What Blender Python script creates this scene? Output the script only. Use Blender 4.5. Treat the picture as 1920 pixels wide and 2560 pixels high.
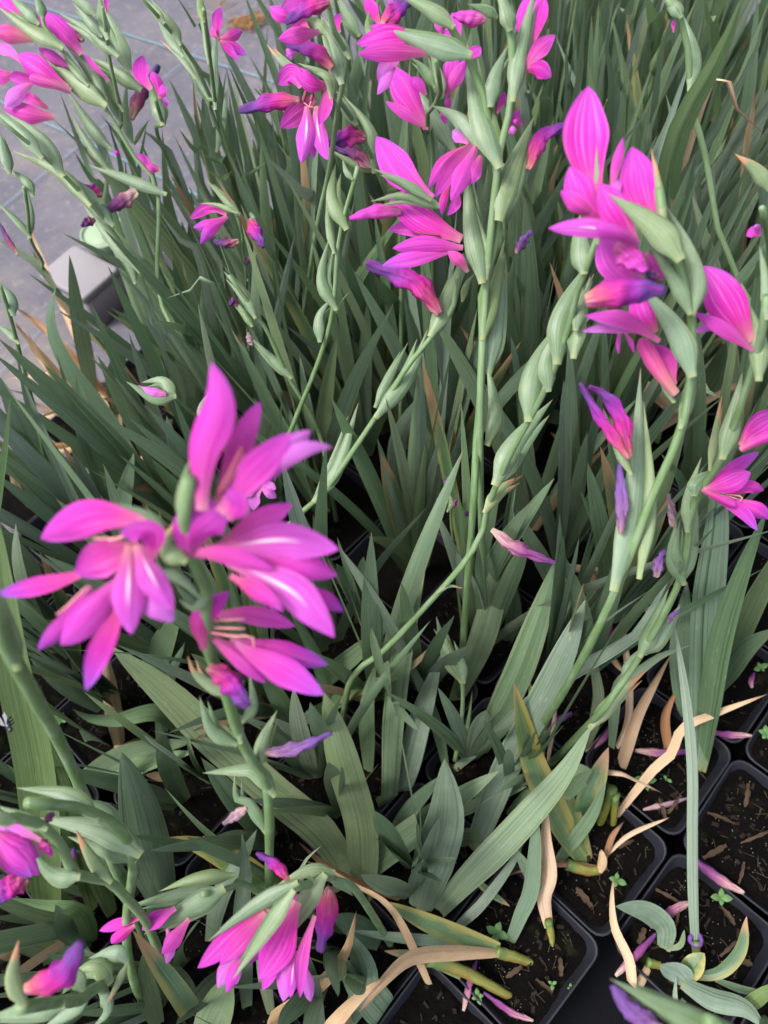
import bpy, math, random
from mathutils import Vector, Matrix, noise as mnoise
random.seed(11)
sc = bpy.context.scene
for o in list(bpy.data.objects): bpy.data.objects.remove(o)
R = math.radians

# ------------------------------------------------------------------ camera, world, sun, exposure
CAM_H, PITCH, ROLL, FPX = 0.785, R(60), R(-9), 1934.0
cam = bpy.data.cameras.new('camera'); camo = bpy.data.objects.new('camera', cam)
sc.collection.objects.link(camo); sc.camera = camo
camo.matrix_world = Matrix.Translation((0, 0, CAM_H)) @ Matrix.Rotation(R(90) - PITCH, 4, 'X') @ Matrix.Rotation(ROLL, 4, 'Z')
cam.sensor_fit = 'VERTICAL'; cam.sensor_height = 36.0; cam.lens = FPX * 36.0 / 2560.0
cam.clip_start = 0.01; cam.clip_end = 200
cam.dof.use_dof = True; cam.dof.focus_distance = 0.50; cam.dof.aperture_fstop = 8.5
sc.render.resolution_x, sc.render.resolution_y = 768, 1024

SUN_EL, SUN_AZ = R(60), R(258)
w = bpy.data.worlds.new('World'); sc.world = w; w.use_nodes = True
wn = w.node_tree.nodes; sky = wn.new('ShaderNodeTexSky'); sky.sky_type = 'NISHITA'; sky.sun_disc = False
sky.sun_elevation = SUN_EL; sky.sun_rotation = SUN_AZ; sky.air_density = 1.0; sky.dust_density = 4.0; sky.ozone_density = 1.0
wn['Background'].inputs['Strength'].default_value = 0.15
hsv = wn.new('ShaderNodeHueSaturation'); hsv.inputs['Saturation'].default_value = 0.40   # an overcast, nearly white sky
w.node_tree.links.new(sky.outputs[0], hsv.inputs['Color']); w.node_tree.links.new(hsv.outputs[0], wn['Background'].inputs['Color'])
sl = bpy.data.lights.new('sun', 'SUN'); sl.energy = 1.5; sl.angle = R(14); sl.color = (1, 0.95, 0.88)
slo = bpy.data.objects.new('sun', sl); sc.collection.objects.link(slo)
sd = Vector((math.sin(SUN_AZ) * math.cos(SUN_EL), math.cos(SUN_AZ) * math.cos(SUN_EL), math.sin(SUN_EL)))
slo.rotation_euler = sd.to_track_quat('Z', 'Y').to_euler(); slo.location = sd * 5
sc.view_settings.view_transform = 'Standard'; sc.view_settings.look = 'None'
sc.view_settings.exposure = 1.2; sc.view_settings.gamma = 1.0
sc.render.engine = 'CYCLES'
sc.cycles.max_bounces = 5; sc.cycles.diffuse_bounces = 3; sc.cycles.transmission_bounces = 3; sc.cycles.glossy_bounces = 2

# ------------------------------------------------------------------ geometry of the photograph -> places in the scene
CR = camo.matrix_world.to_3x3(); CC = Vector((0, 0, CAM_H))
SOIL, RIM = 0.0795, 0.085
def ray(x, y): return CR @ Vector(((x - 960) / FPX, -(y - 1280) / FPX, -1.0))
def at_d(x, y, d): return CC + ray(x, y) * d
def dep(x, y, z): return (z - CAM_H) / ray(x, y).z
def at_z(x, y, z): return at_d(x, y, dep(x, y, z))
CRT = CR.transposed()
def project(P):
    c = CRT @ (P - CC); return (960 + FPX * c.x / -c.z, 1280 - FPX * c.y / -c.z, -c.z)
class Frame:
    def __init__(s, ox, oy, k): s.ox, s.oy, s.k = ox, oy, k
    def __call__(s, *v): return [(s.ox + s.k * v[i], s.oy + s.k * v[i + 1]) for i in range(0, len(v), 2)]
K1, K2 = 960 / 1659, 500 / 1659
A, B, C, D = Frame(0, 0, K1), Frame(960, 0, K1), Frame(0, 640, K1), Frame(960, 640, K1)
E, F, G, H = Frame(0, 1280, K1), Frame(960, 1280, K1), Frame(0, 1920, K1), Frame(960, 1920, K1)
P1, P2, P3, P4 = Frame(0, 0, K2), Frame(560, 0, K2), Frame(860, 0, K2), Frame(820, 330, K2)
P5, P6, P7 = Frame(1320, 200, K2), Frame(1420, 560, K2), Frame(1420, 940, K2)
Q1, Q2, Q3, Q4, Q5 = Frame(0, 880, 900 / 1659), Frame(0, 2000, 560 / 1659), Frame(440, 2060, K2), Frame(440, 1640, K2), Frame(400, 400, K2)
R5, R6, N0 = Frame(0, 480, 500 / 1580), Frame(1400, 0, 520 / 1659), Frame(0, 0, 1.0)

# ------------------------------------------------------------------ materials
def mat(name, rough=0.5, spec=0.35, transl=0.0):
    m = bpy.data.materials.new(name); m.use_nodes = True
    nt = m.node_tree; b = nt.nodes['Principled BSDF']
    b.inputs['Roughness'].default_value = rough; b.inputs['Specular IOR Level'].default_value = spec
    m['t'] = transl
    return m, nt, b
def node(nt, t, **kw):
    n = nt.nodes.new(t)
    for k, v in kw.items():
        if k.startswith('i_'):
            key = k[2:]; key = int(key) if key.isdigit() else key
            n.inputs[key].default_value = v
        else: setattr(n, k, v)
    return n
def ramp(nt, fac, stops, interp='LINEAR'):
    n = nt.nodes.new('ShaderNodeValToRGB'); e = n.color_ramp.elements; n.color_ramp.interpolation = interp
    while len(e) > 1: e.remove(e[-1])
    for i, (p, c) in enumerate(stops):
        x = e[0] if i == 0 else e.new(p)
        x.position = p; x.color = (c[0], c[1], c[2], 1)
    nt.links.new(fac, n.inputs[0]); return n.outputs[0]
def mixc(nt, fac, a, b, mode='MIX'):
    n = nt.nodes.new('ShaderNodeMix'); n.data_type = 'RGBA'; n.blend_type = mode
    for s, v in ((0, fac), (6, a), (7, b)):
        if hasattr(v, 'links') or hasattr(v, 'is_linked'): nt.links.new(v, n.inputs[s])
        elif s == 0: n.inputs[s].default_value = v
        else: n.inputs[s].default_value = (v[0], v[1], v[2], 1)
    return n.outputs[2]
def math_(nt, op, a, b=None, clamp=False):
    n = nt.nodes.new('ShaderNodeMath'); n.operation = op; n.use_clamp = clamp
    for s, v in ((0, a), (1, b)):
        if v is None: continue
        if hasattr(v, 'is_linked'): nt.links.new(v, n.inputs[s])
        else: n.inputs[s].default_value = v
    return n.outputs[0]
def uvs(nt):
    n = nt.nodes.new('ShaderNodeUVMap'); s = nt.nodes.new('ShaderNodeSeparateXYZ')
    nt.links.new(n.outputs[0], s.inputs[0]); return n.outputs[0], s.outputs[0], s.outputs[1]
def noise_uv(nt, uvo, sx, sy, scale=1.0, detail=3.0, rnd=None):
    mp = node(nt, 'ShaderNodeMapping'); mp.inputs['Scale'].default_value = (sx, sy, 1)
    nt.links.new(uvo, mp.inputs[0])
    if rnd is not None:
        c = nt.nodes.new('ShaderNodeCombineXYZ')
        for k in range(3): nt.links.new(math_(nt, 'MULTIPLY', rnd, 37.0 + 11 * k), c.inputs[k])
        nt.links.new(c.outputs[0], mp.inputs['Location'])
    n = node(nt, 'ShaderNodeTexNoise'); n.inputs['Scale'].default_value = scale; n.inputs['Detail'].default_value = detail
    nt.links.new(mp.outputs[0], n.inputs['Vector']); return n.outputs[0]
def finish(m, nt, b, col, transl, bump=None, bstr=0.2, bdist=0.001):
    nt.links.new(col, b.inputs['Base Color'])
    if bump is not None:
        bn = nt.nodes.new('ShaderNodeBump'); bn.inputs['Strength'].default_value = bstr; bn.inputs['Distance'].default_value = bdist
        nt.links.new(bump, bn.inputs['Height']); nt.links.new(bn.outputs[0], b.inputs['Normal'])
    if transl > 0:
        out = nt.nodes['Material Output']
        t = nt.nodes.new('ShaderNodeBsdfTranslucent'); nt.links.new(col, t.inputs[0])
        mx = nt.nodes.new('ShaderNodeMixShader'); mx.inputs[0].default_value = transl
        nt.links.new(b.outputs[0], mx.inputs[1]); nt.links.new(t.outputs[0], mx.inputs[2]); nt.links.new(mx.outputs[0], out.inputs[0])
    return m
def obj_rand(nt): return nt.nodes.new('ShaderNodeObjectInfo').outputs['Random']

def leaf_mat(name, c0, c1, tip=None, edge=None, tipstart=0.9, yellow=None, bloom=0.25, rough=0.40, vk=1.0):
    m, nt, b = mat(name, rough, 0.5)
    uvo, u, v = uvs(nt); rnd = obj_rand(nt)
    base = mixc(nt, rnd, c0, c1)
    r2 = math_(nt, 'FRACT', math_(nt, 'MULTIPLY', rnd, 7.31))
    base = mixc(nt, math_(nt, 'MULTIPLY', math_(nt, 'SUBTRACT', r2, .55, True), 1.1), base, (c1[0] * 1.45 + .02, c1[1] * 1.22 + .015, c1[2] * .80))
    r3 = math_(nt, 'FRACT', math_(nt, 'MULTIPLY', rnd, 23.7))
    base = mixc(nt, math_(nt, 'MULTIPLY', math_(nt, 'SUBTRACT', r3, .5, True), 1.0), base, (c1[0] * 1.15 + .03, c1[1] * 1.15 + .03, c1[2] * 1.45 + .04))
    big = noise_uv(nt, uvo, 2.5, 9.0, 1.0, 6, rnd)
    base = mixc(nt, math_(nt, 'MULTIPLY', math_(nt, 'SUBTRACT', big, 0.35, True), bloom * 2.2, True), base, (c1[0] * 1.5 + .05, c1[1] * 1.3 + .05, c1[2] * 1.6 + .06))
    fine = noise_uv(nt, uvo, 36.0, 1.6, 1.0, 5, rnd)
    base = mixc(nt, math_(nt, 'MULTIPLY', math_(nt, 'SUBTRACT', fine, 0.40, True), 2.6 * (vk + 1) / 2, True), base, (c0[0] * .55, c0[1] * .60, c0[2] * .58))
    blot = noise_uv(nt, uvo, 9.0, 30.0, 1.0, 5, rnd)
    base = mixc(nt, math_(nt, 'MULTIPLY', math_(nt, 'SUBTRACT', blot, 0.62, True), 3.5, True), base, (c1[0] * 1.7 + .06, c1[1] * 1.35 + .05, c1[2] * 1.3 + .03))
    base = mixc(nt, math_(nt, 'MULTIPLY', math_(nt, 'SUBTRACT', noise_uv(nt, uvo, 5.0, 14.0, 1.3, 4, rnd), 0.66, True), 5.0, True), base, (.20, .13, .06))
    vein = noise_uv(nt, uvo, 11.0, 0.25, 1.0, 1, rnd)
    base = mixc(nt, math_(nt, 'MULTIPLY', math_(nt, 'SUBTRACT', vein, 0.60, True), 6.0 * vk, True), base, (c0[0] * .45, c0[1] * .52, c0[2] * .45))
    if yellow is not None:
        yn = noise_uv(nt, uvo, 3.0, 6.0, 1.0, 4, rnd)
        ed = math_(nt, 'ABSOLUTE', math_(nt, 'SUBTRACT', u, 0.62))
        fac = math_(nt, 'MULTIPLY', math_(nt, 'SUBTRACT', math_(nt, 'ADD', math_(nt, 'MULTIPLY', ed, 1.3), yn), 0.70), 2.2, True)
        base = mixc(nt, math_(nt, 'MULTIPLY', fac, .85), base, yellow)
    if edge is not None:
        ed = math_(nt, 'ABSOLUTE', math_(nt, 'SUBTRACT', u, 0.5))
        fac = math_(nt, 'MULTIPLY', math_(nt, 'SUBTRACT', ed, 0.455), 40.0, True)
        base = mixc(nt, math_(nt, 'MULTIPLY', fac, 0.75), base, edge)
    if tip is not None:
        tn = noise_uv(nt, uvo, 5.0, 8.0, 1.0, 3, rnd)
        fac = math_(nt, 'MULTIPLY', math_(nt, 'SUBTRACT', math_(nt, 'ADD', v, math_(nt, 'MULTIPLY', tn, 0.16)), tipstart + 0.08), 9.0, True)
        base = mixc(nt, fac, base, tip)
    lb = math_(nt, 'MULTIPLY', math_(nt, 'SUBTRACT', 0.07, v, True), 12.0, True)
    base = mixc(nt, math_(nt, 'MULTIPLY', lb, .6), base, (.30, .32, .10))
    return finish(m, nt, b, base, 0.18, fine, 0.35, 0.0006)

M = {}
M['leaf'] = leaf_mat('leaf_green', (.124, .202, .102), (.172, .252, .150), tip=(.28, .13, .06), tipstart=0.965, edge=(.22, .24, .12))
M['leafd'] = leaf_mat('leaf_deep_green', (.096, .168, .082), (.140, .212, .122), tip=(.25, .12, .07), tipstart=0.97, bloom=.18)
M['leafb'] = leaf_mat('leaf_blue_green', (.145, .212, .138), (.195, .262, .186), tip=(.28, .14, .09), tipstart=0.97, bloom=.4)
M['leafl'] = leaf_mat('leaf_light_green', (.125, .215, .085), (.155, .245, .105), tip=(.35, .2, .1), tipstart=0.985, bloom=.35)
M['leafy'] = leaf_mat('leaf_yellowing', (.085, .165, .055), (.105, .18, .06), yellow=(.36, .30, .08), tip=(.35, .20, .10), tipstart=0.9)
M['leaft'] = leaf_mat('leaf_brown_tip', (.075, .155, .065), (.095, .17, .085), tip=(.36, .23, .13), tipstart=0.78, yellow=(.26, .25, .09), bloom=.2)
M['dry'] = leaf_mat('leaf_dry_tan', (.47, .31, .175), (.58, .42, .26), tip=(.16, .08, .05), tipstart=0.88, bloom=.22, rough=.65, vk=.45)
M['dryb'] = leaf_mat('leaf_dry_brown', (.24, .12, .06), (.34, .18, .09), tip=(.08, .045, .035), tipstart=0.8, bloom=.2, rough=.7)
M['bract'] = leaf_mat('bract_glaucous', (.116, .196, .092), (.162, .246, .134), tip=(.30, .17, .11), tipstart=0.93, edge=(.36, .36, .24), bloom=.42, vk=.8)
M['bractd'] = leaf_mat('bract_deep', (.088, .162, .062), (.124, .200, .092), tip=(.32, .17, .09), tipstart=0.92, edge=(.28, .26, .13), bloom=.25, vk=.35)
M['bractt'] = leaf_mat('bract_brown_tip', (.15, .22, .10), (.19, .26, .13), tip=(.42, .22, .12), tipstart=0.66, edge=(.38, .28, .14), bloom=.3, vk=.35)
M['stub'] = leaf_mat('shoot_base', (.20, .23, .04), (.26, .27, .05), tip=(.12, .19, .05), tipstart=0.75, yellow=(.20, .11, .035), bloom=.1)
def stem_mat():
    m, nt, b = mat('stem_green', .45, .35)
    uvo, u, v = uvs(nt); rnd = obj_rand(nt)
    base = mixc(nt, rnd, (.105, .180, .065), (.140, .215, .100))
    n = noise_uv(nt, uvo, 3, 30, 1.0, 4, rnd)
    base = mixc(nt, math_(nt, 'MULTIPLY', math_(nt, 'SUBTRACT', n, .45, True), 3.0, True), base, (.21, .29, .19))
    return finish(m, nt, b, base, 0.0, n, .2)
M['stem'] = stem_mat()

def petal_mat(name, stops, stripe=None, edge=None, transl=.28, mottled=None):
    m, nt, b = mat(name, .55, .18)
    uvo, u, v = uvs(nt); rnd = obj_rand(nt)
    n = noise_uv(nt, uvo, 3, 2, 1.0, 2, rnd)
    vv = math_(nt, 'ADD', v, math_(nt, 'MULTIPLY', math_(nt, 'SUBTRACT', n, .5), .16))
    col = ramp(nt, vv, stops)
    fine = noise_uv(nt, uvo, 38, 1.6, 1.0, 2, rnd)
    col = mixc(nt, math_(nt, 'MULTIPLY', math_(nt, 'SUBTRACT', fine, .45, True), 2.4, True), col, (.10, .02, .12) if mottled else (.40, .012, .27))
    pale = noise_uv(nt, uvo, 16, 1.0, 1.0, 3, rnd)
    if not mottled: col = mixc(nt, math_(nt, 'MULTIPLY', math_(nt, 'SUBTRACT', pale, .50, True), 2.4, True), col, (.64, .22, .58))  # pale streaks: whitish veins plus highlight sheen painted into the petal colour
    if mottled:
        mn = noise_uv(nt, uvo, 4, 6, 1.0, 4, rnd)
        col = mixc(nt, math_(nt, 'MULTIPLY', math_(nt, 'SUBTRACT', noise_uv(nt, uvo, 22, 3.0, 1.0, 4, rnd), .50, True), 7, True), col, mottled)
    col = mixc(nt, math_(nt, 'MULTIPLY', math_(nt, 'FRACT', math_(nt, 'MULTIPLY', rnd, 5.3)), .0 if mottled else .38), col, (.46, .07, .50))
    if stripe:
        d = math_(nt, 'ABSOLUTE', math_(nt, 'SUBTRACT', u, .5))
        f = math_(nt, 'MULTIPLY', math_(nt, 'SUBTRACT', .085, d), 14, True)
        f = math_(nt, 'MULTIPLY', f, math_(nt, 'MULTIPLY', math_(nt, 'SUBTRACT', .72, v, True), 4, True))
        f = math_(nt, 'MULTIPLY', f, math_(nt, 'MULTIPLY', math_(nt, 'SUBTRACT', v, .15, True), 4, True))
        col = mixc(nt, f, col, stripe)
    if edge:
        d = math_(nt, 'ABSOLUTE', math_(nt, 'SUBTRACT', u, .5))
        f = math_(nt, 'MULTIPLY', math_(nt, 'SUBTRACT', math_(nt, 'ADD', math_(nt, 'ADD', d, math_(nt, 'MULTIPLY', math_(nt, 'SUBTRACT', v, .75), .5)), math_(nt, 'MULTIPLY', math_(nt, 'SUBTRACT', n, .5), .25)), .44), 7, True)
        col = mixc(nt, f, col, edge)
    return finish(m, nt, b, col, transl, math_(nt, 'ADD', fine, math_(nt, 'MULTIPLY', pale, 1.5)), .45, .0008)
SAL, PNK, MAG, VIO, LAV = (.66, .30, .22), (.62, .055, .24), (.56, .020, .36), (.50, .040, .46), (.56, .20, .62)
BLU = (.20, .085, .50)
M['pet'] = petal_mat('petal_magenta', [(0, (.60, .30, .26)), (.10, (.58, .12, .24)), (.28, (.57, .030, .28)), (.5, MAG), (1, (.50, .055, .46))], edge=(.40, .05, .48))
M['petp'] = petal_mat('petal_pink', [(0, (.58, .26, .22)), (.12, (.56, .13, .22)), (.4, (.56, .05, .29)), (1, (.52, .040, .43))], edge=(.38, .05, .50))
M['pets'] = petal_mat('petal_salmon_tube', [(0, (.60, .36, .24)), (.2, (.62, .24, .22)), (.5, (.62, .10, .24)), (1, (.60, .05, .34))])
M['lip'] = petal_mat('petal_lip_striped', [(0, SAL), (.2, (.62, .12, .35)), (.5, (.58, .08, .48)), (1, (.52, .09, .58))], stripe=(.80, .68, .76))
M['lav'] = petal_mat('petal_lavender', [(0, (.60, .20, .36)), (.4, (.56, .14, .52)), (1, (.52, .19, .64))])
M['petv'] = petal_mat('petal_violet_tip', [(0, (.62, .24, .26)), (.2, PNK), (.55, MAG), (.85, (.38, .045, .50)), (1, BLU)], edge=BLU)
M['petd'] = petal_mat('petal_deep', [(0, (.60, .16, .22)), (.3, (.62, .05, .20)), (.7, (.55, .02, .36)), (1, (.32, .03, .38))])
M['wm'] = petal_mat('wilted_magenta', [(0, (.48, .26, .17)), (.12, (.46, .08, .11)), (.38, (.46, .02, .22)), (.60, (.26, .02, .28)), (.78, (.09, .04, .22)), (1, (.05, .03, .13))], transl=.08, mottled=(.20, .015, .19))
M['wv'] = petal_mat('wilted_violet', [(0, (.36, .24, .20)), (.2, (.22, .11, .22)), (.6, (.17, .08, .28)), (1, (.10, .055, .22))], transl=.08, mottled=(.09, .035, .15))
M['wd'] = petal_mat('wilted_dark', [(0, (.50, .32, .22)), (.25, (.28, .06, .10)), (.55, (.12, .03, .12)), (1, (.05, .035, .14))], transl=.05, mottled=(.05, .02, .08))
M['wp'] = petal_mat('wilted_pale', [(0, (.50, .42, .30)), (.28, (.40, .20, .22)), (.55, (.22, .05, .18)), (1, (.10, .035, .18))], transl=.08, mottled=(.20, .06, .17))
M['wg'] = petal_mat('wilted_grey', [(0, (.46, .30, .26)), (.5, (.30, .20, .24)), (1, (.16, .11, .14))], transl=.05, mottled=(.2, .13, .16))
def plain(name, col, rough=.5, spec=.3, var=None, scale=200):
    m, nt, b = mat(name, rough, spec)
    tc = nt.nodes.new('ShaderNodeTexCoord'); n = node(nt, 'ShaderNodeTexNoise'); n.inputs['Scale'].default_value = scale; n.inputs['Detail'].default_value = 4
    nt.links.new(tc.outputs['Object'], n.inputs['Vector'])
    v2 = var or tuple(c * .7 for c in col)
    c = mixc(nt, n.outputs[0], col, v2)
    return finish(m, nt, b, c, 0, n.outputs[0], .15, .0005)
M['anther'] = plain('anther', (.25, .05, .10), .7)
M['filament'] = plain('filament', (.72, .28, .30), .5)
M['pot'] = plain('pot_plastic', (.010, .0105, .016), .5, .28, (.020, .021, .029), 60)
M['chip'] = plain('bark_chip', (.022, .014, .010), .85, .15, (.006, .005, .0045), 120)
M['chipl'] = plain('straw_bit', (.12, .085, .05), .8, .2, (.035, .025, .017), 120)
M['perl'] = plain('grit', (.22, .20, .15), .7, .3)
M['seed'] = plain('seedling_leaf', (.06, .135, .04), .55, .3, (.09, .18, .06), 150)
M['box'] = plain('box_plastic', (.23, .215, .23), .6, .3, (.20, .188, .20), 30)
M['cup'] = plain('pale_green_plastic', (.24, .31, .21), .5, .3, (.20, .27, .18), 10)
M['fly'] = plain('fly_body', (.02, .02, .03), .3, .5)
M['wing'] = plain('fly_wing', (.16, .15, .17), .3, .6)
M['beetle'] = plain('beetle_shell', (.03, .025, .02), .3, .5, (.02, .02, .018))
M['beetles'] = plain('beetle_spot', (.62, .48, .28), .4, .4)
M['scrap'] = plain('dead_scrap', (.075, .048, .030), .85, .15, (.030, .020, .014), 160)
M['straw'] = plain('dead_straw', (.36, .20, .09), .8, .2, (.22, .12, .06), 90)

def soil_mat():
    m, nt, b = mat('soil', .9, .08)
    tc = nt.nodes.new('ShaderNodeTexCoord')
    n1 = node(nt, 'ShaderNodeTexNoise'); n1.inputs['Scale'].default_value = 260; n1.inputs['Detail'].default_value = 8; n1.inputs['Roughness'].default_value = .75
    n2 = node(nt, 'ShaderNodeTexNoise'); n2.inputs['Scale'].default_value = 60; n2.inputs['Detail'].default_value = 4
    geo = nt.nodes.new('ShaderNodeNewGeometry')
    for n in (n1, n2): nt.links.new(geo.outputs['Position'], n.inputs['Vector'])
    c = ramp(nt, n1.outputs[0], [(.3, (.0014, .0012, .0012)), (.54, (.003, .0025, .0022)), (.70, (.008, .0062, .0046)), (.82, (.04, .029, .018))])
    c = mixc(nt, math_(nt, 'MULTIPLY', math_(nt, 'SUBTRACT', n2.outputs[0], .60, True), 4, True), c, (.020, .026, .008))
    return finish(m, nt, b, c, 0, n1.outputs[0], .9, .004)
M['soil'] = soil_mat()
M['tray'] = plain('black_tray', (.002, .0022, .003), .9, .05, (.008, .0085, .011), 700)

def mat_cloth():
    m, nt, b = mat('woven_ground_cover', .75, .25)
    geo = nt.nodes.new('ShaderNodeNewGeometry')
    mp = node(nt, 'ShaderNodeMapping'); mp.inputs['Rotation'].default_value = (0, 0, R(22)); nt.links.new(geo.outputs['Position'], mp.inputs[0])
    def wave(axis, sc_):
        wv = node(nt, 'ShaderNodeTexWave'); wv.wave_type = 'BANDS'; wv.bands_direction = axis
        wv.inputs['Scale'].default_value = sc_; wv.inputs['Distortion'].default_value = .6; wv.inputs['Detail'].default_value = 1
        nt.links.new(mp.outputs[0], wv.inputs['Vector']); return wv.outputs[1]
    wx, wy = wave('X', 130), wave('Y', 130)
    n = node(nt, 'ShaderNodeTexNoise'); n.inputs['Scale'].default_value = 7; n.inputs['Detail'].default_value = 6; n.inputs['Roughness'].default_value = .65
    nt.links.new(mp.outputs[0], n.inputs['Vector'])
    n3 = node(nt, 'ShaderNodeTexNoise'); n3.inputs['Scale'].default_value = 90; n3.inputs['Detail'].default_value = 5
    nt.links.new(mp.outputs[0], n3.inputs['Vector'])
    base = ramp(nt, n.outputs[0], [(.3, (.066, .064, .085)), (.5, (.086, .082, .106)), (.7, (.125, .114, .126))])
    weave = math_(nt, 'MULTIPLY', wx, wy)
    base = mixc(nt, math_(nt, 'MULTIPLY', weave, .45), base, (.24, .23, .26))
    n5 = node(nt, 'ShaderNodeTexNoise'); n5.inputs['Scale'].default_value = 3.1; n5.inputs['Detail'].default_value = 7; n5.inputs['Roughness'].default_value = .7
    nt.links.new(mp.outputs[0], n5.inputs['Vector'])
    base = mixc(nt, math_(nt, 'MULTIPLY', math_(nt, 'SUBTRACT', n5.outputs[0], .52, True), 4, True), base, (.20, .165, .14))
    base = mixc(nt, math_(nt, 'MULTIPLY', math_(nt, 'SUBTRACT', n3.outputs[0], .56, True), 3, True), base, (.26, .22, .19))
    return finish(m, nt, b, base, 0, weave, .5, .001)
M['mat'] = mat_cloth()
M['line'] = plain('woven_marker_thread', (.16, .32, .40), .7, .2, (.13, .22, .30), 60)

# ------------------------------------------------------------------ mesh helpers
col = sc.collection
def link(name, me, m=None, parent=None, smooth=True):
    o = bpy.data.objects.new(name, me)
    if m is not None:
        me.materials.append(M[m] if isinstance(m, str) else m)
    if smooth and me.polygons: me.polygons.foreach_set('use_smooth', [True] * len(me.polygons))
    col.objects.link(o)
    if parent is not None: o.parent = parent; o.matrix_parent_inverse = parent.matrix_world.inverted()
    return o
def mesh(name, vs, fs, uv=None):
    me = bpy.data.meshes.new(name); me.from_pydata([tuple(v) for v in vs], [], fs)
    if uv is not None:
        l = me.uv_layers.new(name='UVMap'); flat = [0.0] * (2 * len(me.loops))
        for i, lp in enumerate(me.loops):
            flat[2 * i], flat[2 * i + 1] = uv[lp.vertex_index]
        l.data.foreach_set('uv', flat)
    return me
def spline(P, n):
    """Catmull-Rom through P, n+1 samples, roughly even in length."""
    if len(P) == 2: return [P[0].lerp(P[1], i / n) for i in range(n + 1)]
    Q = [P[0] * 2 - P[1]] + list(P) + [P[-1] * 2 - P[-2]]
    dense = []
    for i in range(1, len(Q) - 2):
        p0, p1, p2, p3 = Q[i - 1], Q[i], Q[i + 1], Q[i + 2]
        for k in range(12):
            t = k / 12
            dense.append(.5 * ((2 * p1) + (p2 - p0) * t + (2 * p0 - 5 * p1 + 4 * p2 - p3) * t * t + (3 * p1 - p0 - 3 * p2 + p3) * t ** 3))
    dense.append(P[-1].copy())
    L = [0.0]
    for a, b in zip(dense, dense[1:]): L.append(L[-1] + (b - a).length)
    out = []; j = 0
    for i in range(n + 1):
        s = L[-1] * i / n
        while j < len(L) - 2 and L[j + 1] < s: j += 1
        d = L[j + 1] - L[j]; f = (s - L[j]) / d if d > 1e-12 else 0
        out.append(dense[j].lerp(dense[j + 1], min(max(f, 0), 1)))
    return out
def tangents(S):
    n = len(S); T = []
    for i in range(n):
        t = S[min(i + 1, n - 1)] - S[max(i - 1, 0)]
        T.append(t.normalized() if t.length > 1e-9 else Vector((0, 0, 1)))
    return T
def prof_leaf(t): 
    return (.52 + .48 * min(t / .35, 1) ** .8) * max(0.0, 1 - max(0, (t - .42) / .58) ** 2.1) ** .9 + .004
def prof_blade(t):
    return (.70 + .30 * min(t / .25, 1)) * max(0.0, 1 - max(0, (t - .60) / .40) ** 2.4) ** .9 + .004
def prof_tepal(t):
    a = .30 + .70 * (3 * min(t / .58, 1) ** 2 - 2 * min(t / .58, 1) ** 3)
    b = 1 if t < .58 else max(0.0, 1 - ((t - .58) / .42) ** 1.6) ** .80
    return a * b + .03
def prof_tube(t):
    return (.55 + .45 * min(t / .6, 1)) * (1 if t < .8 else max(0.0, 1 - ((t - .8) / .2) ** 2) ** .5) + .02
def prof_bract(t):
    q = min(t / .30, 1); a = .36 + .64 * (3 * q * q - 2 * q ** 3)
    return a * max(0.0, 1 - max(0, (t - .24) / .76) ** 1.28) + .006
def ribbon(name, P, width, prof, shape='leaf', cup=.12, twist=0.0, twist2=0.0, nl=12, nw=4, wave=0.0, side=None, seed=0):
    S = spline(P, nl); T = tangents(S); vs, fs, uv = [], [], []; prev = None
    rs = random.Random(seed)
    ph = [rs.uniform(0, 6.28) for _ in range(4)]
    for i, (p, t) in enumerate(zip(S, T)):
        f = i / nl
        if side is not None:
            s = side - t * side.dot(t)
        else:
            s = t.cross((p - CC).normalized())
        if s.length < .15: s = prev.copy() if prev is not None else t.orthogonal()
        s.normalize()
        if prev is not None and s.dot(prev) < 0: s = -s
        if prev is not None and side is None: s = (s + prev * 1.2).normalized()
        prev = s
        n = s.cross(t).normalized()
        if n.dot(CC - p) < 0 and side is None: n = -n
        a = twist + twist2 * f
        if a:
            q = Matrix.Rotation(a, 3, t); s = q @ s; n = q @ n
        ww = width * prof(f)
        for k in range(nw + 1):
            uu = k / nw * 2 - 1
            if shape == 'bract':
                th = uu * R(78); off = s * math.sin(th) / math.sin(R(78)) * ww * .5 + n * (math.cos(th) - math.cos(R(78))) * ww * .46 * cup
            elif shape == 'leaf':
                off = s * uu * ww * .5 + n * (1 - abs(uu) ** 1.3) * ww * cup
            else:
                e = math.sin(f * 9 + ph[0] + uu * 2) * wave * ww * abs(uu) ** 2 * f + math.sin(f * 17 + ph[1]) * wave * .4 * ww * abs(uu) * f
                off = n * (-abs(uu) ** .6 * .05 * ww) + s * uu * ww * .5 * (1 + .06 * math.sin(f * 11 + ph[2] * (1 if uu > 0 else 2)) * wave * 8 * f) + n * ((1 - uu * uu) * ww * cup + e)
            vs.append(p + off); uv.append((k / nw, f))
    for i in range(nl):
        for k in range(nw):
            a = i * (nw + 1) + k; fs.append((a, a + 1, a + nw + 2, a + nw + 1))
    return mesh(name, vs, fs, uv)
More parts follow.
